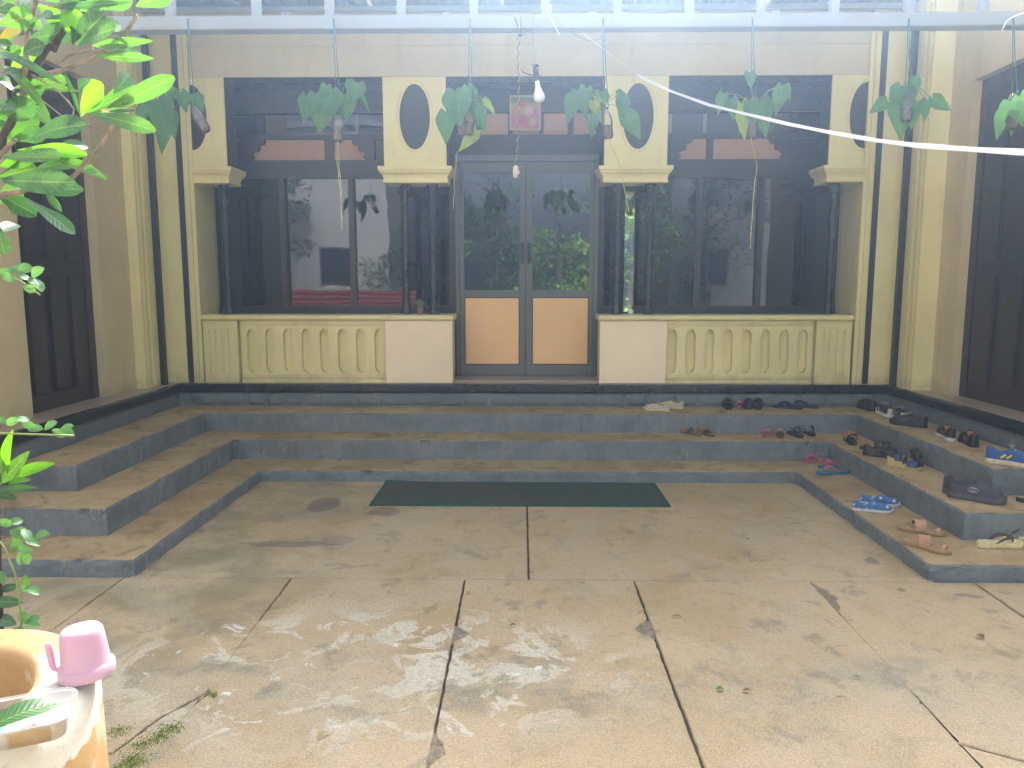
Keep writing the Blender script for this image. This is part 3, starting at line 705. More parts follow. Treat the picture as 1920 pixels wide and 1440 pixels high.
def leaf(base, tip, width, m, parent, shp='oval', face=None, bend=.08, fold=.16, name='leaf', nl=9):
    base, tip = Vector(base), Vector(tip); ax = tip - base; L = ax.length; ax.normalize()
    nrm = Vector(face) if face else (CAM - base).normalized()
    side = ax.cross(nrm); side = side.normalized() if side.length > 1e-4 else ax.orthogonal().normalized(); nrm = side.cross(ax)
    vs = []; uv = []; fs = []; C = (-1, -.55, 0, .55, 1); ph = R_.uniform(0, 6)
    for i in range(nl + 1):
        t = i / nl; w = prof(shp, t) * width / 2
        for s_ in C:
            q = base + ax * (L * t) + side * (s_ * w) + nrm * (abs(s_) * w * fold + bend * L * (math.sin(PI * t) - .6 * t) + .035 * width * math.sin(7 * t + ph) * abs(s_))
            if shp == 'heart' and i == 0: q -= ax * (abs(s_) * L * .16)
            vs.append(q); uv.append((t, s_))
    for i in range(nl):
        for k in range(4): fs.append((i * 5 + k, i * 5 + k + 1, i * 5 + k + 6, i * 5 + k + 5))
    mb = MB(); mb.add(vs, fs); mb.uv = uv
    return mb.build(name, m, parent, smooth=True)
def pxleaf(b, t, wpx, Y, m, parent, shp='oval', tilt=.45, dY=.03, **k):
    y0 = Y + R_.uniform(-dY, dY); y1 = y0 + R_.uniform(-dY, dY) * 1.6
    p0, p1 = at(b[0], b[1], Y=y0), at(t[0], t[1], Y=y1)
    n = (CAM - p0).normalized() + V(R_.uniform(-tilt, tilt), 0, R_.uniform(.0, tilt * 1.3))
    return leaf(p0, p1, wpx * Y / FOC * 1.08, m, parent, shp, n, **k)

# ------------------------------------------------------------------ glossy shrub at the left
BY = 1.95
bush = empty('shrub', 'leafy shrub with big glossy oval leaves reaching in at the upper left corner', 'shrub', (-1.47, BY, 0))
tr = MB(); P = [(-1.47, BY, 0), (-1.46, BY, .5), (-1.445, BY, 1.0), (-1.38, BY + .02, 1.5), (-1.37, BY, 1.9)]; tr.tube(P, [.030, .026, .024, .022, .018], 9); tr.build('trunk', M['bark_dark'], bush, smooth=True)
def twig(px, r, Y0=BY, m='bark', parent=bush, name='branch'):
    pts = [at(x, y, Y=Y0 + d) for x, y, d in px]; n = len(pts); out = []
    for i in range(n - 1):
        for j in range(4):
            q = pts[i].lerp(pts[i + 1], j / 4); out.append(q + V(R_.uniform(-1, 1), R_.uniform(-1, 1), R_.uniform(-1, 1)) * r * .35)
    out.append(pts[-1]); mb = MB(); mb.tube(out, [r * (1 - .35 * i / (len(out) - 1)) * R_.uniform(.88, 1.1) for i in range(len(out))], 7); return mb.build(name, M[m], parent, smooth=True)
twig([(-58, 420, 0), (-10, 300, 0), (30, 210, 0), (50, 150, .02), (80, 105, .02), (118, 55, .03), (160, -20, .05)], .011, m='bark_dark')
twig([(40, 190, 0), (46, 130, -.02), (52, 62, -.03), (70, -20, -.03)], .008)
twig([(75, 143, .01), (120, 132, 0), (165, 112, -.02), (196, 95, -.03)], .007)
twig([(100, 95, .02), (120, 50, 0), (150, 10, 0), (175, -40, 0)], .008, m='bark_dark')
twig([(228, 72, .03), (245, 50, .03), (257, 28, .03)], .0065)
twig([(-40, 380, 0), (60, 352, 0), (132, 336, -.01), (168, 300, -.01), (196, 262, -.02), (214, 230, -.02)], .0075)
twig([(-50, 330, .02), (0, 290, .0), (30, 262, -.02)], .008)
twig([(100, 120, .02), (130, 105, .03), (175, 92, .03)], .004)
twig([(60, 140, 0), (110, 170, -.05), (140, 205, -.06), (132, 225, -.06)], .0025)
twig([(30, 150, .0), (80, 190, -.03), (120, 220, -.03), (188, 243, -.03)], .0022)
BL = [((152, 218), (192, 158), 42, 'b'), ((165, 212), (262, 166), 34, 'g'), ((188, 212), (326, 145), 31, 'g'), ((165, 213), (288, 243), 27, 'g'),
      ((213, 176), (243, 137), 26, 'w'), ((149, 172), (166, 149), 18, 'w'), ((184, 206), (214, 212), 13, 'y'), ((150, 216), (118, 128), 8, 'd'), ((205, 209), (250, 207), 6, 'w'),
      ((146, 84), (214, 52), 42, 'g'), ((160, 58), (226, 45), 28, 'g'), ((172, 86), (284, 76), 17, 'g'), ((185, 88), (266, 98), 16, 'g'), ((180, 103), (289, 110), 17, 'g'),
      ((142, 86), (192, 28), 38, 'w'), ((136, 84), (158, 36), 30, 'd'), ((210, 72), (262, 76), 8, 'w'),
      ((195, 18), (250, -14), 40, 'g'), ((255, 12), (318, -12), 34, 'g'), ((100, 14), (240, 4), 12, 'd'), ((85, 35), (200, 30), 14, 'd'), ((200, 14), (205, -30), 34, 'g'),
      ((12, 280), (48, 212), 62, 'b'), ((60, 262), (156, 231), 38, 'w'), ((32, 281), (159, 288), 26, 'b'), ((0, 297), (110, 296), 38, 'g'),
      ((112, 271), (166, 275), 20, 'w'), ((100, 296), (201, 334), 22, 'g'), ((0, 338), (136, 342), 40, 'w'), ((36, 358), (153, 354), 30, 'w'),
      ((-10, 362), (67, 402), 36, 'd'), ((48, 374), (138, 436), 26, 'w'), ((85, 360), (116, 398), 14, 'd'), ((-5, 222), (62, 192), 40, 'd'), ((0, 330), (70, 315), 40, 'g'),
      ((60, 320), (140, 300), 26, 'd'), ((110, 300), (132, 286), 20, 'd'), ((155, 322), (182, 322), 12, 'w'),
      ((48, 76), (136, 56), 34, 'w'), ((46, 100), (81, 84), 26, 'w'), ((0, 44), (61, 30), 36, 'g'), ((-6, 14), (26, 4), 30, 'g'), ((30, 26), (66, -8), 36, 'w'),
      ((0, 72), (43, 50), 16, 'y'), ((-2, 98), (110, 152), 15, 'w'), ((6, 122), (90, 208), 18, 'g'), ((25, 166), (128, 150), 30, 'g'), ((82, 166), (146, 170), 12, 'g'),
      ((-8, 150), (24, 160), 26, 'g'), ((0, 140), (40, 132), 18, 'd'), ((60, 20), (30, 28), 24, 'd'), ((-6, 418), (8, 478), 26, 'w'), ((60, 40), (78, 52), 18, 'g'),
      ((100, 34), (70, 28), 24, 'd'), ((-4, 190), (30, 205), 22, 'd'), ((20, 20), (0, -12), 30, 'd'), ((84, 0), (120, -14), 26, 'g'), ((-10, 20), (36, 22), 26, 'd'), ((-10, 78), (30, 92), 20, 'd'),
      ((60, 62), (95, 20), 24, 'd'), ((125, 20), (150, -14), 22, 'd')]
for b, t_, w_, k in BL:
    pxleaf(b, t_, w_, BY - .02, LM[k], bush, 'oval' if w_ > 24 else 'lance', dY=.06, bend=R_.uniform(.02, .10), fold=R_.uniform(.1, .3))
for b, t_, w_, k in [((20, 130), (70, 95), 30, 'b'), ((100, 240), (60, 200), 30, 'g'), ((-20, 250), (30, 232), 34, 'g'), ((40, 60), (8, 72), 24, 'g'), ((70, 10), (112, 40), 28, 'b'), ((110, 60), (150, 24), 28, 'b'), ((150, 20), (195, -6), 30, 'g'), ((20, 400), (70, 392), 26, 'd'), ((-10, 380), (40, 352), 32, 'g'), ((-8, 110), (36, 96), 28, 'g'), ((30, 176), (74, 186), 24, 'g'), ((-14, 60), (20, 40), 30, 'g'), ((150, 4), (184, 22), 22, 'g'), ((90, 150), (60, 178), 20, 'd'), ((-10, 440), (30, 420), 28, 'd'), ((0, 312), (58, 300), 30, 'b'), ((20, 262), (84, 248), 28, 'd')]:
    pxleaf(b, t_, w_, BY + .06, LM[k], bush, 'oval', dY=.06, bend=R_.uniform(.02, .1), fold=.2)
for i in range(34):   # the rest of the crown, out of frame to the left and above
    c = V(R_.uniform(-2.0, -1.38), BY + R_.uniform(-.25, .35), R_.uniform(1.75, 2.6)); d = V(R_.uniform(-1, .6), R_.uniform(-1, 1), R_.uniform(-.4, .8)).normalized()
    if c.x > -1.43 - (0 if c.z > 2.35 else .0): continue
    leaf(c, c + d * R_.uniform(.10, .16), R_.uniform(.035, .055), LM[R_.choice('gdwg')], bush, face=V(R_.uniform(-.5, .5), -.4, 1))
# a second, lower shrub in a dark pot behind the tank
low = empty('potted_shrub', 'low shrub with a tuft of upright yellow green leaves beside the left steps', 'shrub', (-1.30, 1.9, 0))
pt = MB(); pt.lathe([(0, 0)] + [(0, .0), (.10, .0), (.125, .02), (.15, .30), (.16, .30), (.16, .34), (.145, .34), (.14, .30), (0, .29)], (-1.40, 1.9, .0), 24); pt.build('plant_pot', M['dblack'], low, smooth=False)
t_ = MB(); t_.tube([(-1.385, 1.9, .28), (-1.375, 1.9, .6), (-1.355, 1.9, .95), at(14, 900, Y=1.9)], [.011, .010, .009, .006], 8); t_.build('stem', M['bark_dark'], low, smooth=True)
for b, t_, w_, k in [((14, 888), (20, 808), 21, 'b'), ((5, 905), (52, 848), 24, 'g'), ((28, 892), (98, 868), 21, 'b'), ((-4, 907), (58, 898), 13, 'b'), ((-6, 918), (66, 914), 15, 'd'),
                     ((-6, 878), (6, 836), 18, 'd'), ((-10, 925), (30, 934), 16, 'd'), ((4, 890), (2, 846), 14, 'g'), ((-4, 1108), (36, 1098), 16, 'w'), ((-10, 1128), (40, 1130), 22, 'w'), ((-8, 1160), (28, 1170), 24, 'w'), ((-10, 1210), (14, 1206), 22, 'w')]:
    pxleaf(b, t_, w_, 1.88, LM[k], low, 'lance', dY=.03)
# rambling vines with small round leaflets
def vine(label, stem, leaflets, Y, root):
    v = empty('vine', label, 'vine', root, group='slender vines at the left edge')
    pts = [at(x, y, Y=Y) for x, y in stem]; mb = MB(); mb.tube([Vector(root)] + pts, .0022, 6); mb.build('stem', M['stem'], v, smooth=True)
    for (x, y, a) in leaflets:
        dx, dy = math.cos(math.radians(a)) * 14, -math.sin(math.radians(a)) * 14
        pxleaf((x - dx, y - dy), (x + dx, y + dy), R_.uniform(15, 20), Y, LM['v'], v, 'round', tilt=.9, dY=.015, nl=6, name='leaflet')
vine('slender vine with small leaflets in front of the left wing door', [(-40, 480), (0, 508), (40, 528), (75, 553)], [(10, 512, 20), (28, 506, 160), (48, 503, 10), (44, 520, -10), (70, 510, 34), (62, 528, -20), (72, 535, -60), (55, 540, 150), (16, 520, -30)], 1.72, (-1.45, 1.72, 1.2))
vine('slender vine with small leaflets pointing level across the left plinth', [(-30, 812), (20, 813), (80, 815), (139, 817)], [(24, 790, 20), (42, 787, 170), (54, 797, -20), (66, 804, 0), (95, 798, 30), (110, 812, -30), (125, 803, 20), (128, 811, -40), (0, 790, 10)], 1.75, (-1.45, 1.75, .9))
vine('slender vine with many small leaflets hanging down beside the ochre tank', [(-20, 990), (10, 1030), (28, 1078), (36, 1120), (40, 1170), (26, 1210), (28, 1262)],
     [(10, 980, 160), (30, 978, 10), (38, 996, 10), (30, 1001, -30), (50, 1004, -60), (78, 1004, 10), (62, 1018, -20), (30, 1018, -60), (26, 1020, 100), (48, 1030, -10), (48, 1046, -60), (40, 1046, -100), (2, 1083, -70), (46, 1092, 80), (52, 1106, -10), (62, 1108, -30),
      (46, 1158, 120), (62, 1162, 20), (60, 1173, 0), (34, 1184, 170), (52, 1186, -20), (38, 1198, -100), (4, 1208, 20)], 1.60, (-1.35, 1.6, .9))

# ------------------------------------------------------------------ plants hanging in bottles from the beam
def clear(name, c, fac=.75, rough=.06):
    t = NT(name); tr = t.n('ShaderNodeBsdfTransparent'); tr.inputs[0].default_value = c + (1,)
    g = t.n('ShaderNodeBsdfGlossy'); g.inputs['Roughness'].default_value = rough; g.inputs[0].default_value = (.9, .9, .9, 1)
    d = t.n('ShaderNodeBsdfDiffuse'); d.inputs[0].default_value = tuple(min(1, x * .9) for x in c) + (1,)
    m1 = t.n('ShaderNodeMixShader'); m1.inputs[0].default_value = 1 - fac
    t.t.links.new(tr.outputs[0], m1.inputs[1]); t.t.links.new(d.outputs[0], m1.inputs[2])
    fr_ = t.n('ShaderNodeFresnel'); fr_.inputs[0].default_value = 1.45
    m2 = t.n('ShaderNodeMixShader'); t.t.links.new(fr_.outputs[0], m2.inputs[0]); t.t.links.new(m1.outputs[0], m2.inputs[1]); t.t.links.new(g.outputs[0], m2.inputs[2])
    t.t.links.new(m2.outputs[0], t.out.inputs[0]); return t.m
M['bottle'] = clear('clear_bottle', (.90, .87, .80), .90, .1)
M['box'] = clear('clear_tub', (.97, .98, .97), .80, .12)
M['brownwater'] = mat('murky_water', (.12, .07, .035), .15, .2, 20)
HY = 4.72
def hanging(label, top, bot, tilt, leaves, roots=(), lime=()):
    """top: pixel where the cords leave the beam; bot: pixel of the bottle's middle"""
    p = at(bot[0], bot[1], Y=HY); T = at(top[0], top[1], Y=HY)
    h = empty('hanging_plant', label, 'hanging plant', p, group='plants hanging in bottles from the gutter beam')
    ax = V(math.sin(tilt), 0, math.cos(tilt)); mt = V(0, 0, 1).rotation_difference(ax).to_matrix()
    b = MB(); b.lathe([(0, -.085), (.026, -.085), (.033, -.07), (.031, -.03), (.034, .0), (.032, .03), (.024, .055), (.014, .075), (.014, .095)], p, 18, mtx=mt); b.build('bottle', M['bottle'], h, smooth=True)
    w = MB(); w.lathe([(0, -.08), (.023, -.08), (.029, -.068), (.027, -.03), (.028, -.01), (0, -.01)], p, 16, mtx=mt); w.build('water', M['brownwater'], h, smooth=True)
    neck = p + ax * .09
    for s_ in (-1, 1):
        r = MB(); off = .004 + .020 * .5
        mid = T.lerp(neck, .5) + V(s_ * .007, 0, 0)
        r.tube([T + V(s_ * .002, 0, 0), mid, neck + V(s_ * .016, 0, 0)], .0027, 6); r.build('cord', M['rope'], h, smooth=True)
    k = MB(); k.tube([neck + V(.016 * math.cos(a), .016 * math.sin(a), 0) for a in [2 * PI * i / 12 for i in range(13)]], .003, 6); k.build('cord_loop', M['rope'], h, smooth=True)
    for i, (a, t_, w_) in enumerate(leaves):
        m = LM['l'] if i in lime else LM['h']
        y = HY + R_.uniform(-.10, .06)
        lf = pxleaf(a, t_, w_ * .97, y, m, h, 'heart', tilt=.35, dY=.03, bend=R_.uniform(.02, .1), fold=.2)
        a3 = at(a[0], a[1], Y=y); md = neck.lerp(a3, .55) + V(0, 0, .035)
        s_ = MB(); s_.tube([neck - ax * .03, neck + V(0, 0, .02), md, a3 + V(0, .004, 0)], .0024, 6); s_.build('leaf_stalk', M['stem'], h, smooth=True)
    for pts in roots:
        q = [p - ax * .08] + [at(x, y, Y=HY) for x, y in pts]; out = []
        for i in range(len(q) - 1): out += [q[i].lerp(q[i + 1], j / 5) + V(R_.uniform(-1, 1) * .003, R_.uniform(-1, 1) * .003, 0) for j in range(5)]
        r = MB(); r.tube(out + [q[-1]], .0022, 5); r.build('root', M['root'], h, smooth=True)
hanging('hanging plant in a tilted bottle, large drooping leaf, at the left half oval', (352, 34), (374, 222), -.45,
        [((300, 192), (305, 290), 44), ((318, 210), (328, 262), 30), ((338, 172), (350, 212), 26), ((366, 178), (382, 210), 24), ((272, 196), (255, 252), 22), ((322, 165), (318, 200), 18), ((312, 180), (296, 240), 24)])
hanging('hanging plant with wide spray of leaves and two long roots before the left opening', (626, 34), (634, 238), .05,
        [((576, 182), (568, 233), 32), ((606, 192), (599, 250), 50), ((618, 172), (625, 222), 44), ((645, 178), (652, 228), 42), ((668, 155), (660, 192), 38), ((676, 176), (694, 212), 10), ((655, 150), (668, 182), 16), ((590, 176), (586, 214), 26), ((612, 160), (606, 196), 24)],
        roots=([(635, 300), (640, 360), (641, 418)], [(631, 290), (637, 350), (641, 432)]))
hanging('hanging plant with a torn lime leaf under its bottle, left of the door', (881, 34), (880, 226), .08,
        [((858, 172), (862, 240), 58), ((838, 212), (836, 272), 38), ((872, 168), (886, 222), 44), ((893, 244), (861, 284), 26), ((908, 186), (930, 216), 13), ((900, 200), (908, 252), 22), ((838, 226), (828, 250), 18), ((888, 190), (898, 238), 34)],
        roots=([(856, 290), (852, 340), (850, 392)],), lime=(3, 4))
hanging('hanging plant with curled lime leaf in front of the right oval cut-out', (1131, 34), (1138, 232), -.1,
        [((1080, 178), (1063, 236), 34), ((1084, 170), (1102, 226), 26), ((1112, 188), (1128, 232), 20), ((1116, 216), (1108, 262), 24), ((1156, 178), (1180, 184), 22), ((1168, 184), (1162, 224), 28), ((1172, 214), (1202, 262), 36), ((1100, 166), (1092, 212), 26), ((1128, 172), (1126, 214), 30)],
        roots=([(1163, 310), (1172, 360), (1179, 398)],), lime=(2,))
hanging('hanging plant with upright leaf tips behind the white tape, before the right opening', (1411, 34), (1410, 232), .05,
        [((1356, 176), (1345, 218), 22), ((1390, 194), (1396, 264), 28), ((1426, 188), (1436, 258), 42), ((1468, 162), (1454, 216), 30), ((1474, 158), (1482, 190), 14), ((1405, 136), (1408, 166), 22), ((1372, 186), (1376, 226), 24), ((1408, 190), (1414, 240), 30)],
        roots=([(1419, 310), (1412, 380), (1407, 466)],), lime=(1,))
hanging('hanging plant with spread leaves in front of the right-hand black stripes', (1704, 34), (1700, 200), 0,
        [((1662, 190), (1630, 212), 26), ((1692, 182), (1688, 264), 46), ((1714, 196), (1708, 244), 30), ((1714, 144), (1712, 190), 22), ((1690, 162), (1668, 196), 30), ((1738, 188), (1734, 228), 22), ((1748, 186), (1784, 208), 28), ((1700, 164), (1712, 200), 26)])
hanging('hanging plant against the dark right wing door at the frame edge', (1900, 34), (1900, 214), 0,
        [((1896, 190), (1918, 238), 32), ((1884, 206), (1868, 264), 26), ((1898, 200), (1896, 256), 32), ((1888, 192), (1880, 228), 22), ((1912, 180), (1940, 224), 30)])

# ------------------------------------------------------------------ bulb, switch, wires, tape
blb = empty('light_bulb', 'white frosted light bulb hanging unlit from a black holder', 'light bulb', at(1004, 120, Y=4.70))
pb = at(1007, 152, Y=4.70); mt = V(0, 0, 1).rotation_difference(V(-.14, 0, 1).normalized()).to_matrix()
g = MB(); g.lathe([(0, .004), (.012, .004), (.0135, -.012), (.015, -.03), (.024, -.058), (.032, -.078), (.034, -.094), (.031, -.108), (.02, -.118), (0, -.122)], pb, 24, mtx=mt); g.build('bulb', M['white'], blb, smooth=True)
g = MB(); g.lathe([(0, .075), (.010, .075), (.016, .066), (.017, .03), (.0145, .006), (.0145, 0), (0, 0)], pb, 20, mtx=mt); g.build('holder', M['dblack'], blb, smooth=True)
q = pb + V(-.011, 0, .073)
g = MB(); g.tube([q, q + V(0, .0, .05), q + V(-.004, 0, .18), at(1000, 60, Y=4.74), at(1000, 32, Y=4.76)], .0025, 6); g.build('cord', M['beam'], blb, smooth=True)
g = MB(); g.tube([q + V(-.02, 0, .02), q + V(.0, -.012, .005), q + V(.02, .0, .01), q + V(.0, .012, .025), q + V(-.012, 0, .005)], .005, 6); g.build('tape_wrap', M['dblack'], blb, smooth=True)
sw = empty('pull_switch', 'small cream hanging switch on a long twisted cord in front of the door', 'switch', at(967, 322, Y=4.70))
c_ = at(967, 322, Y=4.70)
g = MB(); g.box(c_.x - .016, c_.x + .016, c_.y - .013, c_.y + .013, c_.z - .036, c_.z + .036, bev=.007); g.build('switch_body', mat('cream_plastic', (.66, .56, .42), .4, .05, 20), sw, smooth=True)
g = MB(); g.box(c_.x + .0165, c_.x + .022, c_.y - .006, c_.y + .006, c_.z - .014, c_.z + .006, bev=.002); g.build('switch_button', M['white'], sw)
top = at(976, 62, Y=4.73)
for s_ in (0, PI):
    pts = [];
    for i in range(120):
        t_ = i / 119; b0 = c_ + V(0, 0, .036); q = b0.lerp(top, t_) + V(.008 * math.sin(t_ * 5), 0, 0)
        pts.append(q + V(math.cos(t_ * 85 + s_), math.sin(t_ * 85 + s_), 0) * (.0026 if t_ < .7 else .0026 + .01 * (t_ - .7)))
    g = MB(); g.tube(pts, .0019, 5); g.build('twisted_wire', mat('yellow_wire', (.55, .46, .18), .5, .1, 20) if s_ == 0 else M['dblack'], sw, smooth=True)
g = MB(); a = at(976, 128, Y=4.71); g.tube([a, a + V(.01, 0, -.02), a + V(.04, 0, -.032), pb + V(-.015, 0, .03)], .0022, 6); g.build('branch_wire', M['dblack'], sw, smooth=True)
for x0, x1 in ((965, 974), (976, 977)): g = MB(); g.tube([at(x0, 32, Y=4.755), at((x0 + x1) / 2, 45, Y=4.75), top + V(0, 0, .0)], .002, 5); g.build('lead_wire', M['dblack'], sw, smooth=True)
kn = MB(); kn.tube([top + V(.012 * math.cos(a), .008 * math.sin(a), .006 * math.sin(2.3 * a) - .01) for a in [i * .5 for i in range(26)]], .0022, 5); kn.build('wire_knot', M['dblack'], sw, smooth=True)
M['greywire'] = mat('grey_wire', (.30, .30, .32), .5, .1, 20)
def wire(name, label, cat, pts, r, m, Y, group=None):
    q = [at(x, y, Y=Y + d) for x, y, d in pts]; out = []
    for i in range(len(q) - 1):
        a, b, c, d = q[max(i - 1, 0)], q[i], q[i + 1], q[min(i + 2, len(q) - 1)]
        for j in range(6):
            t_ = j / 6; out.append(.5 * (2 * b + (c - a) * t_ + (2 * a - 5 * b + 4 * c - d) * t_ ** 2 + (3 * b - a - 3 * c + d) * t_ ** 3))
    mb = MB(); mb.tube(out + [q[-1]], r, 6); return tag(mb.build(name, m, None, smooth=True), label, cat, group)
wire('wire', 'thin grey wire looping under the gutter beam right of the bulb', 'wire', [(1040, 32, 0), (1068, 58, 0), (1092, 72, 0), (1110, 76, 0), (1130, 66, 0), (1128, 36, 0)], .0022, M['greywire'], 4.745)
wire('wire', 'short bundle of frayed pale wire ends tied round a strut foot', 'wire', [(1012, 31, 0), (1030, 28, 0), (1034, 8, 0), (1028, 26, 0), (1050, 66, -.01)], .003, M['white'], 4.745)
wire('wire', 'white wire curling down from the canopy at the top right corner', 'wire', [(1960, 4, 0), (1925, 22, 0), (1892, 36, 0), (1881, 52, 0), (1880, 58, 0)], .004, M['white'], 4.70)
def tape():
    t = NT('white_tape'); t.fin((.86, .86, .85), .4); tr = t.n('ShaderNodeBsdfTranslucent'); tr.inputs[0].default_value = (.86, .86, .86, 1); mx = t.n('ShaderNodeMixShader'); mx.inputs[0].default_value = .5
    t.t.links.new(t.b.outputs[0], mx.inputs[1]); t.t.links.new(tr.outputs[0], mx.inputs[2]); t.t.links.new(mx.outputs[0], t.out.inputs[0]); return t.m
M['tape'] = tape()
tp = [(1092, 62, 4.75), (1150, 106, 4.72), (1205, 146, 4.5), (1258, 171, 4.25), (1330, 197, 3.95), (1400, 214, 3.6), (1480, 233, 3.2), (1560, 249, 2.85), (1640, 263, 2.5), (1720, 273, 2.2), (1820, 280, 1.9), (1930, 286, 1.65), (2100, 292, 1.4), (2700, 270, 1.1), (4200, 160, .85)]
q = [at(x, y, Y=Y) for x, y, Y in tp]; out = []
for i in range(len(q) - 1): out += [q[i].lerp(q[i + 1], j / 4) for j in range(4)]
mb = MB(); ws = []
n = len(out) + 1
for i in range(n): ws.append(.002 if i < 8 else .0125 + .0015 * math.sin(i * .9))  # far end thinned to fade out, standing in for shade on it
mb.ribbon(out + [q[-1]], ws, .0016, (0, .35, 1)); tag(mb.build('clothes_line', M['tape'], None), 'white flat tape line sagging from the beam to the right edge', 'clothes line')

# framed picture over the door
def picture():
    t = NT('faded_print'); p = t.pos('object'); x, y, z = t.xyz(p)
    c = t.mix(t.ramp(z, -.06, .09), (.60, .16, .24), (.62, .40, .10)); c = t.mix(t.ramp(z, .08, .10), c, (.10, .30, .12))
    def blob(c, cx, cz, r, col):
        dx = t.math('SUBTRACT', x, cx); dz = t.math('SUBTRACT', z, cz); d = t.math('SQRT', t.math('ADD', t.math('MULTIPLY', dx, dx), t.math('MULTIPLY', dz, dz)))
        d = t.math('ADD', d, t.math('MULTIPLY', t.math('SUBTRACT', t.noise(p, 30, 4), .5), .04)); return t.mix(t.ramp(d, r, r * .7), c, col)
    c = blob(c, -.03, .085, .045, (.62, .14, .10)); c = blob(c, -.02, -.06, .05, (.55, .06, .16)); c = blob(c, .07, -.08, .04, (.55, .50, .14)); c = blob(c, .03, .02, .05, (.72, .50, .30))
    c = t.mix(t.ramp(t.noise(p, 18, 6), .55, .7), c, (.45, .10, .14)); return t.fin(t.mix(.45, c, (.16, .06, .05)), .25)
pc = empty('framed_picture', 'framed colourful print in pinks and yellows hung above the glass door', 'picture', V(.005, 7.35, 3.045))
g = MB(); g.box(-.131, .131, -.004, .004, -.148, .148); g.build('print', picture(), pc, local=True)
g = MB()
for a in ((-.143, .143, -.012, .008, .142, .155), (-.143, .143, -.012, .008, -.155, -.142), (-.143, -.130, -.012, .008, -.1415, .1415), (.130, .143, -.012, .008, -.1415, .1415)): g.box(*a, bev=.002)
g.build('frame', mat('brass_frame', (.42, .33, .16), .35, .1, 20), pc, local=True)

# ------------------------------------------------------------------ door mat
def matmat():
    t = NT('ribbed_mat'); p = t.pos('object'); x, y, z = t.xyz(p)
    w = t.math('SINE', t.math('MULTIPLY', y, 2 * PI / .0105)); w2 = t.math('SINE', t.math('MULTIPLY', y, 2 * PI / .095))
    g = t.mix(t.ramp(w2, -.1, .4), (.022, .125, .078), (.080, .070, .060))
    dirt = t.math('MULTIPLY', t.ramp(t.noise(p, 2.2, 6), .35, .6), t.ramp(x, .9, -.5)); c = t.mix(t.math('MULTIPLY', dirt, .9), g, (.105, .088, .072))
    ed = t.math('MAXIMUM', t.ramp(t.math('ABSOLUTE', y), .285, .295), t.ramp(t.math('ABSOLUTE', x), .985, .995)); c = t.mix(ed, c, (.012, .10, .068))
    c = t.mix(t.math('MULTIPLY', t.ramp(t.noise(p, 40, 5), .4, .7), .35), c, (.03, .035, .03)); t.bump(w, .8, .004); return t.fin(c, .85)
dm = empty('door_mat', 'long dark green ribbed rubber mat lying before the bottom step', 'door mat', (-.03, 5.352, .001))
mb = MB(); n = 40; vs = []; fs = []
for i in range(n + 1):
    x = -1.015 + 2.03 * i / n
    for j in range(9):
        y = -.303 + .606 * j / 8; lift = .010 * max(0, (y - .22) / .08) * max(0, 1 - (x + 1.01) / .25) + .0015 * (noise.noise(V(x * 3, y * 3, 1)) + 1)
        vs.append((x + (.01 if y > 0 else -.012) * abs(y) * (1 if x > 0 else -1) * -1, y, .009 + lift))
for i in range(n):
    for j in range(8): fs.append((i * 9 + j, (i + 1) * 9 + j, (i + 1) * 9 + j + 1, i * 9 + j + 1))
m0 = len(vs)
bd = [i * 9 for i in range(n + 1)] + [n * 9 + j for j in range(1, 9)] + [i * 9 + 8 for i in range(n - 1, -1, -1)] + [j for j in range(7, 0, -1)]
for i in bd: vs.append((vs[i][0], vs[i][1], 0))
for k in range(len(bd)): k2 = (k + 1) % len(bd); fs.append((bd[k], m0 + k, m0 + k2, bd[k2]))
mb.add(vs, fs); o = mb.build('mat_body', matmat(), dm, local=True)

# ------------------------------------------------------------------ tank, mug, tub at the lower left
def ochre():
    t = NT('ochre_cement_paint'); p = t.pos(); x, y, z = t.xyz(p)
    c = t.mix(t.ramp(t.noise(p, 5, 7, .6, .6), .35, .65), (.46, .29, .12), (.54, .36, .16))
    c = t.mix(t.math('MULTIPLY', t.ramp(t.noise(p, 10, 8, .65), .56, .64), .6), c, (.60, .52, .40))
    # paint worn off the outer lip
    d = t.math('ADD', t.ramp(z, .56, .735), t.math('MULTIPLY', t.math('SUBTRACT', t.noise(p, 9, 6, .6), .5), 1.1)); wm = t.math('MULTIPLY', t.ramp(d, .66, .74), t.ramp(t.math('SUBTRACT', y, t.math('MULTIPLY', x, .5)), 1.99, 1.87))
    dx = t.math('SUBTRACT', x, -1.125); dy = t.math('SUBTRACT', y, 1.285); rr = t.math('SQRT', t.math('ADD', t.math('MULTIPLY', dx, dx), t.math('MULTIPLY', dy, dy))); wm = t.math('MULTIPLY', wm, t.ramp(rr, .215, .225))
    c = t.mix(wm, c, (.66, .62, .52)); c = t.mix(t.math('MULTIPLY', t.ramp(t.noise(p, 26, 6), .6, .7), .35), c, (.40, .30, .17))
    t.bump(t.math('ADD', t.noise(p, 30, 6), t.math('MULTIPLY', wm, -.6)), .4, .008); return t.fin(c, .75)
TX, TY, TZ, TR, TI = -1.125, 1.285, .75, .322, .205
tank = empty('water_tank', 'round ochre cement tank with a thick worn rim at the lower left corner', 'tank', (TX, TY, 0))
g = MB(); n = 64; prof_ = [(TR, .0), (TR, .35), (TR, .70), (TR - .004, .728), (TR - .014, .744), (TR - .028, TZ), (TI + .022, TZ), (TI + .007, .744), (TI, .73), (TI - .002, .55), (TI - .002, .40), (0, .40)]
vs = []; fs = []
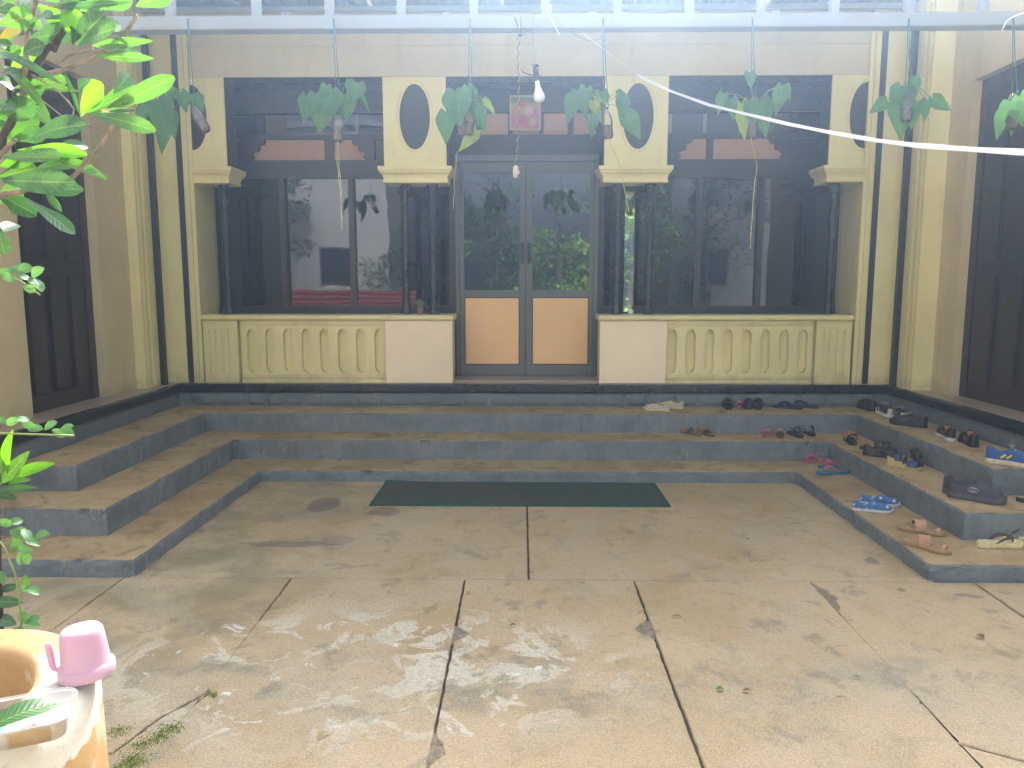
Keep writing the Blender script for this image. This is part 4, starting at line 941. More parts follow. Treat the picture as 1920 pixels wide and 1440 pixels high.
for i, (r, z) in enumerate(prof_):
    for k in range(n):
        a = 2 * PI * k / n; wob = 1 + (.012 * noise.noise(V(math.cos(a) * 2.2, math.sin(a) * 2.2, z * 2)) + .008 * noise.noise(V(math.cos(a) * 7, math.sin(a) * 7, z * 9))); vs.append((TX + r * wob * math.cos(a), TY + r * wob * math.sin(a), z + (.004 * noise.noise(V(math.cos(a) * 4, math.sin(a) * 4, r * 9)) if 3 <= i <= 8 else 0)))
for i in range(len(prof_) - 1):
    for k in range(n): fs.append((i * n + k, i * n + (k + 1) % n, (i + 1) * n + (k + 1) % n, (i + 1) * n + k))
g.add(vs, fs); o = g.build('tank_wall', ochre(), tank, smooth=True)
g = MB(); g.lathe([(0, .62), (TI + .01, .62)], (TX, TY, 0), 40); g.build('water', mat('brown_water', (.10, .055, .02), .06, .2, 6), tank)
M['pink'] = NT('pink_plastic').fin((.60, .37, .475), .38); pk = M['pink'].node_tree.nodes['Principled BSDF']
pk.inputs['Subsurface Weight'].default_value = .35; pk.inputs['Subsurface Radius'].default_value = (.03, .012, .015); pk.inputs['Subsurface Scale'].default_value = .6
mp_ = at(145, 1285, Z=TZ)
mug = empty('bath_mug', 'pink plastic bath mug standing upside down on the tank rim', 'mug', (mp_.x, mp_.y + .035, TZ + .004))
mug.rotation_euler = (0, math.radians(-4), 0); mug.scale = (.82, .82, .82)
g = MB(); g.lathe([(.060, .001), (.0615, .010), (.0600, .024), (.0535, .028), (.0525, .030), (.0500, .060), (.0470, .095), (.0450, .106), (.0400, .1135), (.0340, .1145), (.0315, .1125), (0, .1125)], (0, 0, 0), 40); g.build('cup', M['pink'], mug, smooth=True, local=True)
g = MB(); g.lathe([(.0535, .004), (.0505, .030), (.048, .060), (.045, .100), (0, .105)], (0, 0, 0), 32); g.build('inner_wall', M['pink'], mug, smooth=True, local=True)
g = MB(); g.tube([(-.047, -.01, .026), (-.060, -.014, .022), (-.067, -.016, .027), (-.069, -.016, .04), (-.070, -.016, .070), (-.071, -.016, .086), (-.071, -.016, .090)], [.006, .0065, .0075, .008, .0082, .0078, .004], 10); g.build('handle', M['pink'], mug, smooth=True, local=True)
# clear takeaway tub
bq = at(38, 1384, Z=TZ)
tub = empty('plastic_tub', 'clear plastic takeaway tub with a leaf inside, tilted on the tank rim', 'food tub', (bq.x, bq.y, TZ + .006), rz=math.radians(24))
def rrect(w, h, r, n=6):
    o = []
    for cx, cy, a0 in ((w / 2 - r, h / 2 - r, 0), (-w / 2 + r, h / 2 - r, PI / 2), (-w / 2 + r, -h / 2 + r, PI), (w / 2 - r, -h / 2 + r, 3 * PI / 2)):
        o += [(cx + r * math.cos(a0 + PI / 2 * i / n), cy + r * math.sin(a0 + PI / 2 * i / n)) for i in range(n + 1)]
    return o
def rloft(rings, mi=0):
    mb = MB(); vs = []; fs = []; n = None
    for o, z in rings: n = len(o); vs += [(x, y, z) for x, y in o]
    for i in range(len(rings) - 1):
        for k in range(n): fs.append((i * n + k, i * n + (k + 1) % n, (i + 1) * n + (k + 1) % n, (i + 1) * n + k))
    fs.append(tuple(range(n))); mb.add(vs, fs); return mb
rloft([(rrect(.125, .082, .018), 0), (rrect(.142, .097, .022), .004), (rrect(.150, .104, .024), .036), (rrect(.156, .110, .026), .038), (rrect(.165, .119, .028), .0385), (rrect(.166, .120, .028), .0345)]).build('tub_body', M['box'], tub, smooth=True, local=True)
g = MB(); g.tube([(x, y, .0395) for x, y in rrect(.163, .117, .028) + rrect(.163, .117, .028)[:1]], .0022, 6); g.build('rim', M['box'], tub, smooth=True, local=True)
g = MB(); g.ribbon([(-.07, -.035, .022), (-.03, -.038, .019), (.0, -.034, .019), (.03, -.03, .024)], .012, .002, (0, 0, 1)); g.build('red_spoon', mat('red_plastic', (.60, .03, .06), .3, .05, 20), tub, local=True)
g = MB(); g.box(-.074, -.022, -.02, .02, .014, .018, bev=.001); g.build('teal_soap', mat('teal_soap', (.08, .33, .25), .4, .1, 20), tub, local=True)
lf = leaf((-.045, -.02, .03), (.066, .026, .034), .045, LM['d'], None, 'lance', V(0, -.3, 1)); lf.parent = None
lfo = lf; lfo.name = 'fallen_leaf'; lfo.location = (bq.x, bq.y, TZ + .006); lfo.rotation_euler = (0, 0, math.radians(24)); tag(lfo, 'dark fallen leaf lying inside the clear plastic tub', 'leaf')

# ------------------------------------------------------------------ moss and litter on the paving
def moss(pts, name_label):
    mb = MB()
    for (px, py, r, k) in pts:
        for i in range(int(k * 1.6)):
            q = at(px, py, Z=0) + V(R_.gauss(0, r), R_.gauss(0, r), 0); s_ = R_.uniform(.003, .007)
            a = R_.uniform(0, PI); z = R_.uniform(.001, .005)
            mb.add([(q.x + math.cos(a) * s_, q.y + math.sin(a) * s_, -.006), (q.x - math.sin(a) * s_, q.y + math.cos(a) * s_, -.006), (q.x - math.cos(a) * s_, q.y - math.sin(a) * s_, -.006), (q.x + math.sin(a) * s_, q.y - math.cos(a) * s_, -.006), (q.x, q.y, z)], [(0, 1, 4), (1, 2, 4), (2, 3, 4), (3, 0, 4)])
    tag(mb.build('moss', mat('green_moss', (.20, .27, .045), .95, .4, 60), None), name_label, kind='stuff')
moss([(320, 1368, .022, 260), (295, 1385, .02, 200), (262, 1398, .025, 200), (398, 1302, .008, 90), (222, 1372, .02, 160), (250, 1425, .02, 260), (402, 1306, .006, 40), (240, 1438, .025, 260), (1725, 1318, .004, 16)], None)
for i, (px, py, a, l, w, k, lab) in enumerate([
    (1350, 1294, 10, .030, .022, 'b', 'small round green leaf on the paving right of the middle joint'), (1269, 1157, 175, .045, .012, 'br', 'curled reddish dry leaf lying on the middle right slab'),
    (962, 1174, 20, .035, .016, 'br', 'small brown dry leaf lying on the middle slab'), (606, 1379, 40, .05, .014, 'yl', 'curled yellowish dry leaf on the lower left slab'),
    (1838, 1195, 100, .035, .028, 'br', 'crumpled brown leaf near the right edge of the paving'), (1400, 1297, 175, .03, .018, 'br', 'tiny dry brown bit beside the round green leaf'),
    (693, 1192, 30, .022, .014, 'yl', 'tiny yellow leaf on the second slab from the tank'), (857, 1120, 80, .022, .012, 'yl', 'tiny yellow leaf in the joint near the middle slab'), (1606, 1271, 150, .03, .010, 'g', 'small green leaf sliver on the right slab'), (1576, 1310, 10, .05, .006, 'br', 'thin dry twig scrap on the right slab')]):
    q = at(px, py, Z=.004); a = math.radians(a); d = V(math.cos(a), math.sin(a), .12) * l
    if k == 'br': m = LM.setdefault('br', leaf_mat('dry_leaf', (.20, .085, .045), (.26, .14, .08), trans=.2, rough=.6))
    elif k == 'yl': m = LM.setdefault('yl', leaf_mat('straw_leaf', (.46, .36, .12), (.5, .42, .2), trans=.2, rough=.6))
    else: m = LM[k]
    o = leaf(q - d / 2 + V(0, 0, .006), q + d / 2 + V(0, 0, .002), w, m, None, 'lance' if w < .02 else 'round', V(0, 0, 1), bend=.12, fold=.5); o.name = 'fallen_leaf'; tag(o, lab, 'leaf')

# ------------------------------------------------------------------ footwear on the steps
def pm(n, c, r=.5, v=.12, b=.0, sc_=40): return mat(n, c, r, v, sc_, b, 160, co='object', dirt=(.16, .13, .10), dk=.35)
SM = {'cream': pm('cream_canvas', (.58, .48, .31)), 'creamsole': pm('cream_sole', (.62, .54, .38)), 'black': pm('black_leather', (.018, .018, .02), .4), 'blackrub': pm('black_rubber', (.022, .022, .024), .65),
      'navy': pm('navy_foam', (.015, .022, .055), .55), 'navyrub': pm('dark_navy_rubber', (.020, .023, .038), .6), 'brown': pm('tan_leather', (.30, .155, .085), .5), 'brownsole': pm('brown_sole', (.16, .085, .05), .6),
      'pink': pm('pink_strap', (.62, .15, .24), .4), 'pinksole': pm('rose_footbed', (.36, .13, .13), .55), 'teal': pm('teal_foam', (.02, .19, .28), .5), 'tan': pm('ochre_leather', (.36, .22, .10), .5), 'white': pm('dirty_white', (.62, .60, .54), .5),
      'orange': pm('orange_leather', (.46, .18, .085), .45), 'denim': pm('blue_denim', (.045, .085, .17), .7), 'blue': pm('blue_mesh', (.03, .10, .28), .65), 'yellow': pm('yellow_trim', (.78, .58, .06), .45), 'wedge': pm('ochre_wedge', (.58, .42, .15), .55),
      'red': pm('red_trim', (.55, .06, .05), .5), 'grey': pm('grey_mesh', (.06, .06, .068), .75), 'greysole': pm('grey_sole', (.09, .09, .095), .7), 'tanbed': pm('tan_footbed', (.42, .27, .125), .6), 'rose': pm('rose_strap', (.50, .265, .145), .4),
      'yellowfoam': pm('pale_yellow_foam', (.70, .60, .32), .55), 'maroon': pm('maroon_strap', (.07, .022, .025), .4), 'silver': pm('silver_logo', (.55, .56, .58), .3), 'lace': pm('beige_lace', (.46, .40, .30), .7), 'olive': pm('olive_strap', (.20, .20, .05), .6), 'lining': pm('dark_lining', (.03, .03, .035), .8), 'bluelining': pm('blue_lining', (.13, .2, .28), .7)}
def floral():
    t = NT('blue_floral_canvas'); p = t.pos('object'); v = t.n('ShaderNodeTexVoronoi'); v.inputs['Scale'].default_value = 30; t.put(v.inputs['Vector'], p)
    d = t.math('ADD', v.outputs['Distance'], t.math('MULTIPLY', t.math('SUBTRACT', t.noise(p, 130, 3), .5), .5)); c = t.mix(t.ramp(t.noise(p, 60, 3), .3, .7), (.05, .13, .30), (.09, .19, .38))
    c = t.mix(t.ramp(d, .34, .26), c, (.62, .66, .70)); t.bump(t.noise(p, 300, 2), .3, .002); return t.fin(c, .75)
SM['floral'] = floral()
def perf():
    t = NT('cream_perforated_leather'); p = t.pos('object'); x, y, z = t.xyz(p)
    def cell(a): return t.math('ABSOLUTE', t.math('SUBTRACT', t.math('FRACT', t.math('MULTIPLY', a, 72.0)), .5))
    d = t.math('SQRT', t.math('ADD', t.math('POWER', cell(x), 2.0), t.math('POWER', cell(z), 2.0))); c = t.mix(t.ramp(t.noise(p, 30, 4), .3, .7), (.52, .43, .27), (.62, .52, .34))
    c = t.mix(t.ramp(d, .26, .20), c, (.05, .04, .03)); return t.fin(c, .5)
SM['perf'] = perf()
def hw(t):
    k = [(0, .10), (.03, .22), (.10, .32), (.2, .345), (.38, .31), (.5, .325), (.68, .47), (.78, .495), (.88, .44), (.95, .30), (1, .09)]
    for (a, b), (c, d) in zip(k[:-1], k[1:]):
        if t <= c: return b + (d - b) * (t - a) / (c - a)
    return .09
def cen(t): return .05 * math.sin(PI * t) - .02
def sole(L, W, prof_, mats, T, name='sole', bed=None, sg=1, grow=0.0):
    """prof_(t) -> (z bottom, z top)"""
    n = 26; mb = MB(); vs = []; fs = []
    for i in range(n + 1):
        t = i / n; h = hw(t) * W + grow; c = cen(t) * W * sg; z0, z1 = prof_(t); x = L * t
        for (y, z) in ((-.93 * h, z0), (-h, (z0 + z1) / 2), (-.95 * h, z1), (0, z1 - .001), (.95 * h, z1), (h, (z0 + z1) / 2), (.93 * h, z0)): vs.append((x, c + y, z))
    m = 7
    for i in range(n):
        for k in range(m): fs.append(((i * m + k), (i * m + (k + 1) % m), ((i + 1) * m + (k + 1) % m), ((i + 1) * m + k)))
    mats = mats if isinstance(mats, (list, tuple)) else [mats]
    for i, f in enumerate(fs): mb.add([], [])
    mb.v = [Vector(v) for v in vs]; mb.f = fs + [tuple(range(m)), tuple(n * m + k for k in range(m))][::1]
    mb.m = [(1 if (len(mats) > 1 and i % m in (2, 3)) else 0) for i in range(len(fs))] + [0, 0]
    return mb.build(name, mats, T, local=True)
def band(T, L, W, t0, t1, h, z0, m, name='strap', sg=1, wd=None, th=.003, skew=0):
    """strap bridging the foot from one edge of the sole to the other"""
    tm = (t0 + t1) / 2; hh = hw(tm) * W; c = cen(tm) * W * sg; pts = []
    for i in range(13):
        a = PI * i / 12; pts.append((L * (tm + skew * math.cos(a)), c - hh * math.cos(a), z0 - .004 + h * math.sin(a) ** .75))
    mb = MB(); mb.ribbon(pts, wd or L * (t1 - t0), th, (1, 0, .12)); return mb.build(name, m, T, local=True)
def thong(T, L, W, z0, m, sg=1, h=.032, wd=.011, back=.36, post=.80):
    for s_ in (-1, 1):
        hh = hw(back) * W * .97; c0 = cen(back) * W * sg; p0 = V(L * post, cen(post) * W * sg, z0 + .008); p1 = V(L * back, c0 + s_ * hh, z0 - .004); pts = []
        for i in range(11):
            t = i / 10; q = p0.lerp(p1, t); bul = math.sin(PI * t); pts.append(q + V(0, s_ * hh * .55 * bul, h * math.sin(PI * t) ** .8))
        mb = MB(); mb.ribbon(pts, [wd * (.55 + .55 * math.sin(PI * min(1, i / 10 * .8 + .1))) for i in range(11)], .003, (0, s_ * .6, 1)); mb.build('strap', m, T, local=True)
    mb = MB(); mb.tube([(L * post, cen(post) * W * sg, z0 - .004), (L * post, cen(post) * W * sg, z0 + .016)], .004, 8); mb.build('toe_post', m, T, local=True)
def flat(z0, th, heel=0, toe=.0): return lambda t: (z0 + toe * max(0, t - .8) * 1.0, z0 + th + heel * max(0, 1 - t / .55) + toe * max(0, t - .8))
def upper(T, L, W, z0, H, m, lin, op=(.05, .48), toe=.42, heel=.62, collar=1.0, sg=1, name='upper', grow=.0):
    """closed shoe: one skin that dips into the foot opening"""
    n = 28; K = 13; vs = []; fs = []; ms = []
    for i in range(n + 1):
        t = i / n; hh = hw(t) * W * .97 + grow; c = cen(t) * W * sg; x = L * t
        if t < op[1]: top = H * (heel + (1 - heel) * (collar if t > op[0] else collar * .9))
        else:
            u = (t - op[1]) / (1 - op[1]); top = H * ((1 - u) ** 1.0 * .98 + toe * (1 - (1 - u)) ) * (1 if u < .75 else max(.12, 1 - ((u - .75) / .25) ** 2.2 * .85))
        if op[0] < t < op[1]: top = H * (heel + (collar - heel) * (abs((t - (op[0] + op[1]) / 2) / ((op[1] - op[0]) / 2)) ** 2))
        if t <= .03: top *= .92
        for k in range(K):
            a = PI * k / (K - 1); y = -math.cos(a); z = math.sin(a)
            sq = .78 if op[0] < t < op[1] else .9
            yy = math.copysign(abs(y) ** sq, y) * hh; zz = z ** .7 * top
            if op[0] <= t <= op[1] and 3 <= k <= K - 4:
                if k in (3, K - 4): yy = math.copysign(hh * .80, y); zz = top
                elif k in (4, K - 5): yy = math.copysign(hh * .62, y); zz = top * .93
                else: yy = y * hh * .9; zz = .006
            vs.append((x, c + yy, z0 + zz))
    for i in range(n):
        for k in range(K - 1):
            fs.append((i * K + k, (i + 1) * K + k, (i + 1) * K + k + 1, i * K + k + 1)); t = (i + .5) / n
            ms.append(1 if (op[0] <= t <= op[1] and 4 <= k <= K - 6) else 0)
    mb = MB(); mb.v = [Vector(v) for v in vs]; mb.f = fs + [tuple(range(K)), tuple(n * K + k for k in range(K))]; mb.m = ms + [0, 0]
    o = mb.build(name, [m, lin], T, local=True, smooth=True); md = o.modifiers.new('round', 'SUBSURF'); md.levels = md.render_levels = 1; return o
def shoe(name, label, cat, heel, toe, z, group=None, lift=.002, L=None):
    a, b = at(heel[0], heel[1], Z=z), at(toe[0], toe[1], Z=z); d = b - a
    e = empty(name, label, cat, (a.x, a.y, z + lift), rz=math.atan2(d.y, d.x), group=group)
    return e, (L or d.length)
Z1, Z2, Z3 = .0865, .244, .406
GP = 'footwear left on the steps'
def flipflop(label, heel, toe, z, so, st, L=.25, W=.092, th=.017, sg=1, cat='flip flop', h=.032, wd=.011, roll=0, group=GP):
    T, _ = shoe('flip_flop', label, cat, heel, toe, z, group); T.rotation_euler[0] = roll
    sole(L, W, flat(0, th, .006, .02), so, T, sg=sg); thong(T, L, W, th + .002, st, sg, h, wd); return T
def sandal(label, heel, toe, z, so, st, L=.22, W=.085, th=.02, h=.05, heel_h=.0, sg=1, straps=((.55, .75),), back=True, backm=None, cat='sandal', name='sandal'):
    T, _ = shoe(name, label, cat, heel, toe, z, GP)
    sole(L, W, flat(0, th, heel_h, .01), so, T, sg=sg)
    for a, b in straps: band(T, L, W, a, b, h, th, st, sg=sg)
    if back:
        hh = hw(.15) * W; pts = [(L * .34, -hh, th), (L * .2, -hh * 1.05, th + h * .7), (L * .04, -hh * .6, th + h * 1.0), (L * .0, 0, th + h * 1.05), (L * .04, hh * .6, th + h * 1.0), (L * .2, hh * 1.05, th + h * .7), (L * .34, hh, th)]
        mb = MB(); mb.ribbon(pts, .012, .003, (0, 0, 1)); mb.build('heel_strap', backm or st, T, local=True)
    return T
def trainer(label, heel, toe, z, up, so, L=.27, W=.098, H=.075, th=.026, lin='lining', sg=1, cat='shoe', name='shoe', op=(.06, .46), toeh=.45, heelz=.0):
    T, _ = shoe(name, label, cat, heel, toe, z, GP)
    sole(L, W, lambda t: (0 + .012 * max(0, (t - .8) / .2) ** 2, th + heelz * max(0, 1 - t / .6) + .012 * max(0, (t - .8) / .2) ** 2), SM[so], T, sg=sg, grow=.002)
    upper(T, L * .985, W, th - .004, H, SM[up], SM[lin], op=op, sg=sg, toe=toeh); return T
def decal(T, pts, m, y, name, w=.006, th=.0025, side=(1, 0, 0)):
    mb = MB(); mb.ribbon([(x, y(x, z) if callable(y) else y, z) for x, z in pts], w, th, side); return mb.build(name, m, T, local=True)
def laces(T, L, W, z0, x0, x1, m, n=4, h=.06, loops=True):
    mb = MB()
    for i in range(n):
        x = L * (x0 + (x1 - x0) * i / max(1, n - 1)); zz = z0 + h * (1 - .35 * i / max(1, n - 1))
        mb.tube([(x, -W * .22, zz - .006), (x + .006, -W * .08, zz + .002), (x, W * .08, zz + .002), (x + .006, W * .22, zz - .006)], .0026, 6)
    if loops:
        for s_ in (-1, 1): mb.tube([(L * x0, 0, z0 + h + .004), (L * x0 - .01, s_ * .018, z0 + h + .016), (L * x0 + .012, s_ * .03, z0 + h + .008), (L * x0 + .006, s_ * .012, z0 + h + .003)], .0024, 6)
    mb.build('laces', m, T, local=True, smooth=True)
# top back tread
for i, (h_, t_, lab) in enumerate((((1256, 772), (1206, 768), 'cream perforated lace-up shoe, front one of its pair, toe to the left'), ((1282, 767), (1236, 764), 'cream perforated lace-up shoe half hidden behind its mate'))):
    T = trainer(lab, h_, t_, Z3, 'perf', 'creamsole', L=.235, W=.082, H=.062, th=.016, op=(.08, .42)); laces(T, .235, .082, .014, .44, .58, SM['lace'], 3, .052)
sandal('black sandal with ankle strap and shiny heel tip, leftmost black shoe on the top step', (1366, 769), (1358, 750), Z3, SM['blackrub'], SM['black'], L=.2, W=.088, th=.024, h=.058, straps=((.5, .85),))
sandal("child's pink strappy sandal between black sandals on the top step", (1386, 768), (1384, 751), Z3, SM['pinksole'], SM['pink'], L=.17, W=.066, th=.018, h=.045, straps=((.55, .72),))
T = trainer('navy foam clog leaning beside the pink child sandal', (1404, 768), (1402, 752), Z3, 'navy', 'navyrub', L=.22, W=.098, H=.085, th=.014, op=(.05, .4))
sandal('black sandal with ankle strap, right of the navy clog', (1421, 769), (1420, 751), Z3, SM['blackrub'], SM['black'], L=.2, W=.088, th=.024, h=.058, straps=((.5, .85),))
flipflop('dark navy flip flop, left one of the pair near the top right corner', (1505, 768), (1450, 764), Z3, SM['navyrub'], SM['navy'], L=.25, wd=.02)
flipflop('dark navy flip flop, right one of the pair near the top right corner', (1535, 766), (1492, 763), Z3, SM['navyrub'], SM['navy'], L=.25, wd=.02, th=.02)
# middle back tread
for h_, t_, lab in (((1312, 818), (1274, 808), 'brown leather slipper, wide one left of its mate on the middle step'), ((1338, 820), (1308, 808), 'brown leather slipper, smaller right one on the middle step')):
    T, _ = shoe('slipper', lab, 'slipper', h_, t_, Z2, GP); sole(.235, .088, flat(0, .012, .004, .01), [SM['brownsole'], SM['brown']], T); band(T, .235, .088, .50, .86, .042, .012, SM['brown'], wd=.085)
sandal('pink strappy slide beside the tan sandal on the middle step', (1437, 822), (1440, 806), Z2, SM['pinksole'], SM['pink'], L=.19, W=.085, th=.016, h=.045, straps=((.56, .68), (.3, .4)), back=False)
T = sandal('tan leather slide with a round metal emblem on the strap', (1464, 823), (1460, 806), Z2, SM['brownsole'], SM['tan'], L=.2, W=.08, th=.014, h=.048, straps=((.45, .78),), back=False)
g = MB(); g.lathe([(0, .004), (.008, .004), (.009, .002), (.009, 0)], (.105, 0, .058), 16); g.build('emblem', SM['silver'], T, local=True)
flipflop('black flip flop, left one next to the tan slide', (1502, 822), (1472, 806), Z2, SM['blackrub'], SM['black'], L=.24, W=.095, wd=.016, h=.04)
flipflop('black flip flop, right one standing nearest the stair corner', (1525, 819), (1500, 805), Z2, SM['blackrub'], SM['black'], L=.24, W=.095, wd=.016, h=.04, sg=-1)
# lowest tread, right corner
flipflop('pink flip flop lying behind the blue ones on the lowest step', (1552, 866), (1497, 868), Z1, SM['pinksole'], SM['pink'], L=.235, W=.09, h=.036, wd=.014)
flipflop('blue flip flop with pink straps, rear one on the lowest step', (1588, 876), (1512, 880), Z1, SM['teal'], SM['pink'], L=.245, W=.09, h=.034, wd=.013, group=GP)
flipflop('blue flip flop with pink straps, front one on the lowest step', (1590, 888), (1518, 890), Z1, SM['teal'], SM['pink'], L=.245, W=.09, h=.034, wd=.013, sg=-1)
# right flight, top tread
T = trainer('black shoe in the dark far corner of the top right step', (1640, 772), (1606, 762), Z3, 'black', 'blackrub', L=.26, W=.1, H=.08)
for h_, t_, lab in (((1668, 783), (1640, 768), 'striped white and black trainer, left one, heel showing'), ((1692, 791), (1668, 772), 'white heeled trainer with beige laces, right one of the striped pair')):
    T = trainer(lab, h_, t_, Z3, 'black', 'white', L=.27, W=.098, H=.078, th=.026)
    for x in (.16, .2, .24): band(T, .27, .098, x / .27 - .02, x / .27 + .02, .06 - (x - .16) * .3, .026, SM['white'], name='stripe', wd=.010)
    g = MB(); g.box(-.004, .0, -.018, .018, .024, .07, bev=.0015); g.build('heel_patch', SM['white'], T, local=True); g = MB(); g.box(-.0065, -.0045, -.010, .010, .055, .068); g.build('heel_tab', SM['yellow'], T, local=True); laces(T, .27, .098, .024, .45, .7, SM['lace'], 5, .07)
T = trainer('black shoe in front of the striped trainers', (1738, 803), (1694, 797), Z3, 'black', 'blackrub', L=.28, W=.1, H=.072); laces(T, .28, .1, .024, .48, .66, SM['lace'], 3, .066)
T = trainer('black and red trainer with tan heel lining and white sole', (1785, 829), (1752, 808), Z3, 'black', 'white', L=.27, W=.095, H=.08, lin='tanbed')
for x in (.35, .5): band(T, .27, .095, x, x + .06, .078 - x * .05, .026, SM['red'], name='red_band', wd=.012, skew=.05)
T = trainer('black and red trainer overlapping its mate beside the blue shoe', (1828, 840), (1792, 816), Z3, 'black', 'blackrub', L=.27, W=.095, H=.08, lin='tanbed')
for x in (.35, .5): band(T, .27, .095, x, x + .06, .078 - x * .05, .026, SM['red'], name='red_band', wd=.012, skew=.05)
T = trainer('blue trainer with two yellow side stripes at the right frame edge', (1847, 866), (1945, 880), Z3, 'blue', 'creamsole', L=.285, W=.1, H=.085, th=.03, lin='bluelining'); laces(T, .285, .1, .028, .46, .68, SM['lace'], 4, .08)
for x in (.088, .118):
    mb = MB(); hy = lambda xx: -(hw(xx / .285) * .1) - .001; pts = [(x + .026, hy(x + .026) * .93, .066), (x + .013, hy(x + .013) * 1.01, .055), (x, hy(x) * 1.03, .043)]; mb.ribbon(pts, .011, .003, (1, 0, -.3)); mb.build('side_stripe', SM['yellow'], T, local=True)
# right flight, middle tread
sandal('black and orange sandal, rear one on the middle right step', (1600, 836), (1586, 818), Z2, SM['blackrub'], SM['orange'], L=.25, W=.095, th=.022, h=.06, straps=((.5, .66), (.72, .84)), backm=SM['black'])
sandal('black and orange sandal, front one turned sideways on the middle right step', (1612, 842), (1650, 846), Z2, SM['blackrub'], SM['black'], L=.25, W=.095, th=.022, h=.06, straps=((.4, .52), (.6, .8)), backm=SM['orange'])
trainer('black shoe lying against the riser behind the wedge sandal', (1618, 852), (1662, 858), Z2, 'black', 'blackrub', L=.26, W=.095, H=.06, op=(.06, .5))
T, _ = shoe('wedge_sandal', 'blue denim sandal on a yellow wedge heel', 'sandal', (1663, 872), (1716, 880), Z2, GP)
sole(.23, .082, lambda t: (0 + .012 * max(0, (t - .85) / .15) ** 2, .052 * max(0, 1 - t / .72) ** .8 + .016 + .01 * max(0, (t - .85) / .15)), [SM['wedge'], SM['denim']], T, 'wedge')
band(T, .23, .082, .58, .88, .04, .018, SM['denim'], wd=.07); band(T, .23, .082, .25, .36, .045, .045, SM['denim'], wd=.03); band(T, .23, .082, .45, .52, .05, .03, SM['black'], wd=.014)
T, _ = shoe('slide_sandal', 'black slide standing on edge beside the wedge sandal', 'sandal', (1724, 884), (1742, 884), Z2, GP); T.rotation_euler = (math.radians(70), math.radians(-8), math.radians(80)); T.location.z += .045
sole(.23, .088, flat(0, .016, .004, .01), SM['blackrub'], T); band(T, .23, .088, .55, .8, .04, .016, SM['black'], wd=.06)
for h_, t_, lab, sg in (((1768, 922), (1848, 938), 'black trainer with silver letter on the side, rear one of the pair', 1), ((1776, 930), (1880, 946), 'black trainer with silver letter S on the side, nearest on the middle right step', -1)):
    T = trainer(lab, h_, t_, Z2, 'grey', 'greysole', L=.30, W=.11, H=.082, th=.034, sg=sg, toeh=.42); laces(T, .30, .11, .03, .44, .62, SM['grey'], 4, .078, False)
    if sg < 0:   # oval badge with the letter S
        def sy(x): return -(hw(x / .30) * .11) * .985 + cen(x / .3) * .11 * sg - .0015
        cx, cz = .135, .066; ring = [(cx + .027 * math.cos(a), 0, cz + .013 * math.sin(a)) for a in [2 * PI * i / 24 for i in range(25)]]
        mb = MB(); mb.ribbon([(x, sy(x) * (1.02 - (z - .05) * 6 * .5), z) for x, _, z in ring], .0035, .002, (0, 1, 0)); mb.build('badge_ring', SM['silver'], T, local=True)
        S_ = [(.012, .007), (.006, .0095), (-.006, .0095), (-.012, .006), (-.007, .0015), (.006, -.0015), (.012, -.006), (.006, -.0095), (-.006, -.0095), (-.012, -.007)]
        mb = MB(); mb.ribbon([(cx + a * 1.2, sy(cx + a) * (1.03 - (cz + b - .05) * 3), cz + b) for a, b in S_], .0045, .002, (0, 1, 0)); mb.build('letter', SM['silver'], T, local=True)
flipflop('dark sandal cut by the right frame edge on the middle step', (1905, 940), (1975, 946), Z2, [SM['blackrub'], SM['tanbed']], SM['black'], L=.25, th=.022)
# right flight, lowest tread
for h_, t_, lab, sg in (((1612, 944), (1688, 950), 'blue floral canvas slip-on, rear one of its pair', 1), ((1598, 956), (1678, 962), 'blue floral canvas slip-on with white sole, front one of its pair', -1)):
    trainer(lab, h_, t_, Z1, 'floral', 'white', L=.235, W=.082, H=.052, th=.018, lin='bluelining', sg=sg, op=(.05, .52), toeh=.55, cat='slip-on shoe', name='slip_on_shoe')
for h_, t_, lab, sg in (((1682, 992), (1776, 1006), 'tan slide with broad rose strap and toe loop, rear one', 1), ((1693, 1018), (1780, 1040), 'tan slide with broad rose strap and toe loop, nearest the step edge', -1)):
    T, _ = shoe('slide_sandal', lab, 'sandal', h_, t_, Z1, GP); sole(.245, .086, flat(0, .018, .004, .006), [SM['tan'], SM['tanbed']], T, sg=sg)
    band(T, .245, .086, .36, .54, .056, .018, SM['rose'], wd=.056, th=.003, sg=sg, skew=.05)
    band(T, .245, .086, .36, .54, .0525, .018, SM['navy'], name='strap_lining', wd=.054, th=.002, sg=sg, skew=.05)
    mb = MB(); c = cen(.86) * .086 * sg - .012 * sg; mb.ribbon([(.245 * .85, c - .016, .016), (.245 * .85, c - .015, .032), (.245 * .85, c, .040), (.245 * .85, c + .015, .032), (.245 * .85, c + .016, .016)], .018, .0025, (1, 0, .1)); mb.build('toe_loop', SM['rose'], T, local=True)
T = flipflop('pale yellow thong sandal with maroon straps and yellow trim', (1832, 1026), (1922, 1024), Z1, SM['yellowfoam'], SM['maroon'], L=.25, W=.098, th=.026, h=.024, wd=.02)
mb = MB(); mb.box(.115, .135, -.034, -.028, .055, .066, bev=.001); mb.build('trim', SM['yellow'], T, local=True)
flipflop('second thong sandal half hidden behind the pale yellow one', (1856, 1012), (1940, 1008), Z1, SM['yellowfoam'], SM['maroon'], L=.25, W=.095, th=.02, h=.03, wd=.02)
